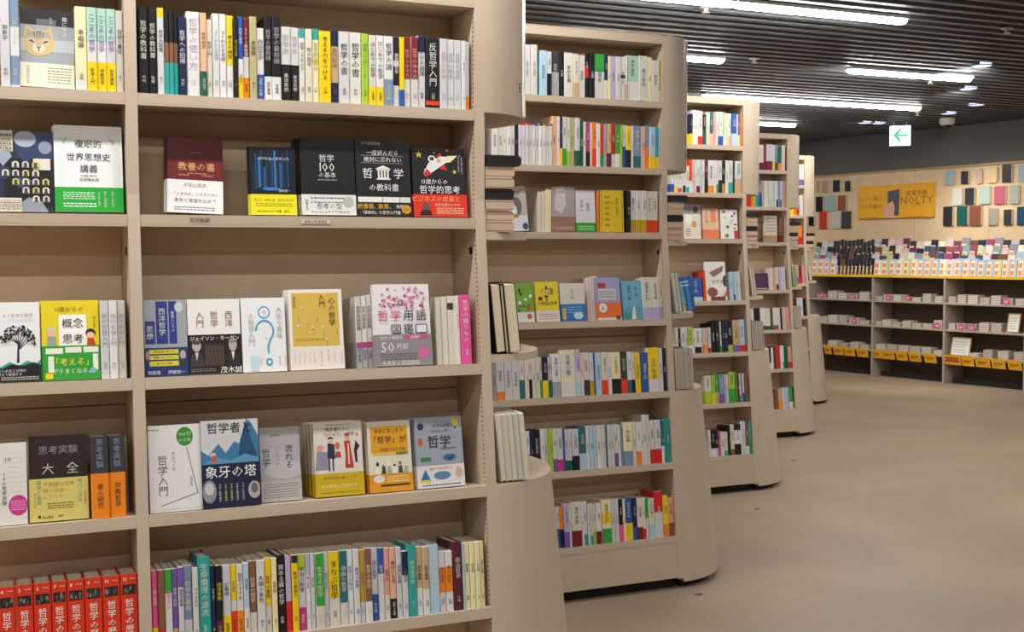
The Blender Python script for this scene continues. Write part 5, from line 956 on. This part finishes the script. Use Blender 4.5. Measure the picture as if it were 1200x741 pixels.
q.build('hanger', r); tag(r, 'square lit exit sign with a green left arrow hanging from the ceiling', 'exit sign')
DL = mat('C8D4FF', .3, emit=1.6); n = 20
for i, (x, y, lab) in enumerate([(1150.5, 77, 'round recessed downlight at the right, uppermost of the small ones'), (1135, 104, 'round recessed downlight right of the lone ceiling tube'), (1144, 123, 'small recessed downlight, rightmost of the lower pair'),
                           (1112, 133, 'small recessed downlight just above the ceiling camera dome'), (1013.5, 144, 'faint recessed downlight left of the exit sign, farther left of two'), (1030, 144.5, 'bright recessed downlight immediately left of the exit sign')]):
    p = at_z(x, y, 3.018); r = empty('downlight', p); rd = .075
    q = MB(); ro_ = [(rd * 1.25 * math.cos(2 * PI * k / n), rd * 1.25 * math.sin(2 * PI * k / n)) for k in range(n)]; ri = [(rd * math.cos(2 * PI * k / n), rd * math.sin(2 * PI * k / n)) for k in range(n)]
    q.add([(a, b_, 0) for a, b_ in ro_] + [(a, b_, -.004) for a, b_ in ri], [(k, (k + 1) % n, n + (k + 1) % n, n + k) for k in range(n)], mat('5A5A5E', .4)); q.build('trim_ring', r)
    q = MB(); q.prism(ri, -.002, .04, 'z', DL); q.build('lens', r)
    sl_ = bpy.data.lights.new('downlight_beam', 'SPOT'); sl_.energy = 72; sl_.spot_size = 1.5; sl_.spot_blend = .6; sl_.shadow_soft_size = .06; sl_.color = (1, .95, .88)
    so_ = bpy.data.objects.new('downlight_beam', sl_); COL.objects.link(so_); so_.location = (p.x, p.y, p.z - .01); aim = WA + WD * (.2 + .55 * i) + Vector((0, 0, 1.2)); so_.rotation_euler = (aim - so_.location).to_track_quat('-Z', 'Y').to_euler(); tag(r, lab, 'downlight', 'recessed downlights near the exit sign')
for i, (x, y, lab) in enumerate([(1180, 38, 'sprinkler head on the ceiling near the upper right corner'), (1090, 97.5, 'sprinkler head below the lone ceiling tube'), (884, 73, 'sprinkler head right of the short tube end'), (827, 14, 'sprinkler head above the second bookcase'), (1075, 135, 'sprinkler head just right of the exit sign')]):
    p = at_z(x, y, 2.99); r = empty('sprinkler', p); wm_ = mat('B9B6B0', .35)
    q = MB(); loft(q, [[(.04 * math.cos(2 * PI * k / n), .04 * math.sin(2 * PI * k / n), .029 - .006 * j) for k in range(n)] for j in range(2)], wm_); q.build('flange', r)
    q = MB(); loft(q, [[(rr_ * math.cos(2 * PI * k / n), rr_ * math.sin(2 * PI * k / n), zz) for k in range(n)] for rr_, zz in ((.014, .023), (.012, .0), (.026, -.004), (.026, -.007))], wm_); q.build('nozzle', r); tag(r, lab, 'sprinkler', 'sprinkler heads on the ceiling')
p = at_z(1110, 141, 3.0); r = empty('ceiling_camera', p)
q = MB(); loft(q, [[(a_ * math.cos(2 * PI * k / n), a_ * math.sin(2 * PI * k / n), zz) for k in range(n)] for a_, zz in ((.085, .02), (.085, -.03), (.06, -.055))], mat('BEBAB2', .4)); q.build('body', r)
q = MB(); loft(q, [[(a_ * math.cos(2 * PI * k / n), a_ * math.sin(2 * PI * k / n), zz) for k in range(n)] for a_, zz in ((.05, -.056), (.045, -.08), (.025, -.095))], mat('1A1A1C', .15)); q.build('dome', r)
tag(r, 'white ceiling camera with a dark dome right of the exit sign', 'camera')

for (x, y, lab) in ((819, 697, 'small dark spot on the floor in front of the second bookcase end'), (929, 540, 'small dark spot on the floor right of the third bookcase end'), (887, 597, 'tiny dark spot on the floor between the second and third bookcase ends')):
    p = at_z(x, y, 0); q = MB(); rn = random.Random(x)
    rr0 = [.022 * rn.uniform(.75, 1.1) for k in range(14)]
    loft(q, [[(rr0[k] * math.cos(2 * PI * k / 14) * g_, rr0[k] * .7 * math.sin(2 * PI * k / 14) * g_, zz) for k in range(14)] for g_, zz in ((1, .0004), (.9, .0016))], mat('4A4036', .7))
    o = q.build('floor_spot'); o.location = (p.x, p.y, .0003); tag(o, lab, 'spot', 'dark spots on the floor')
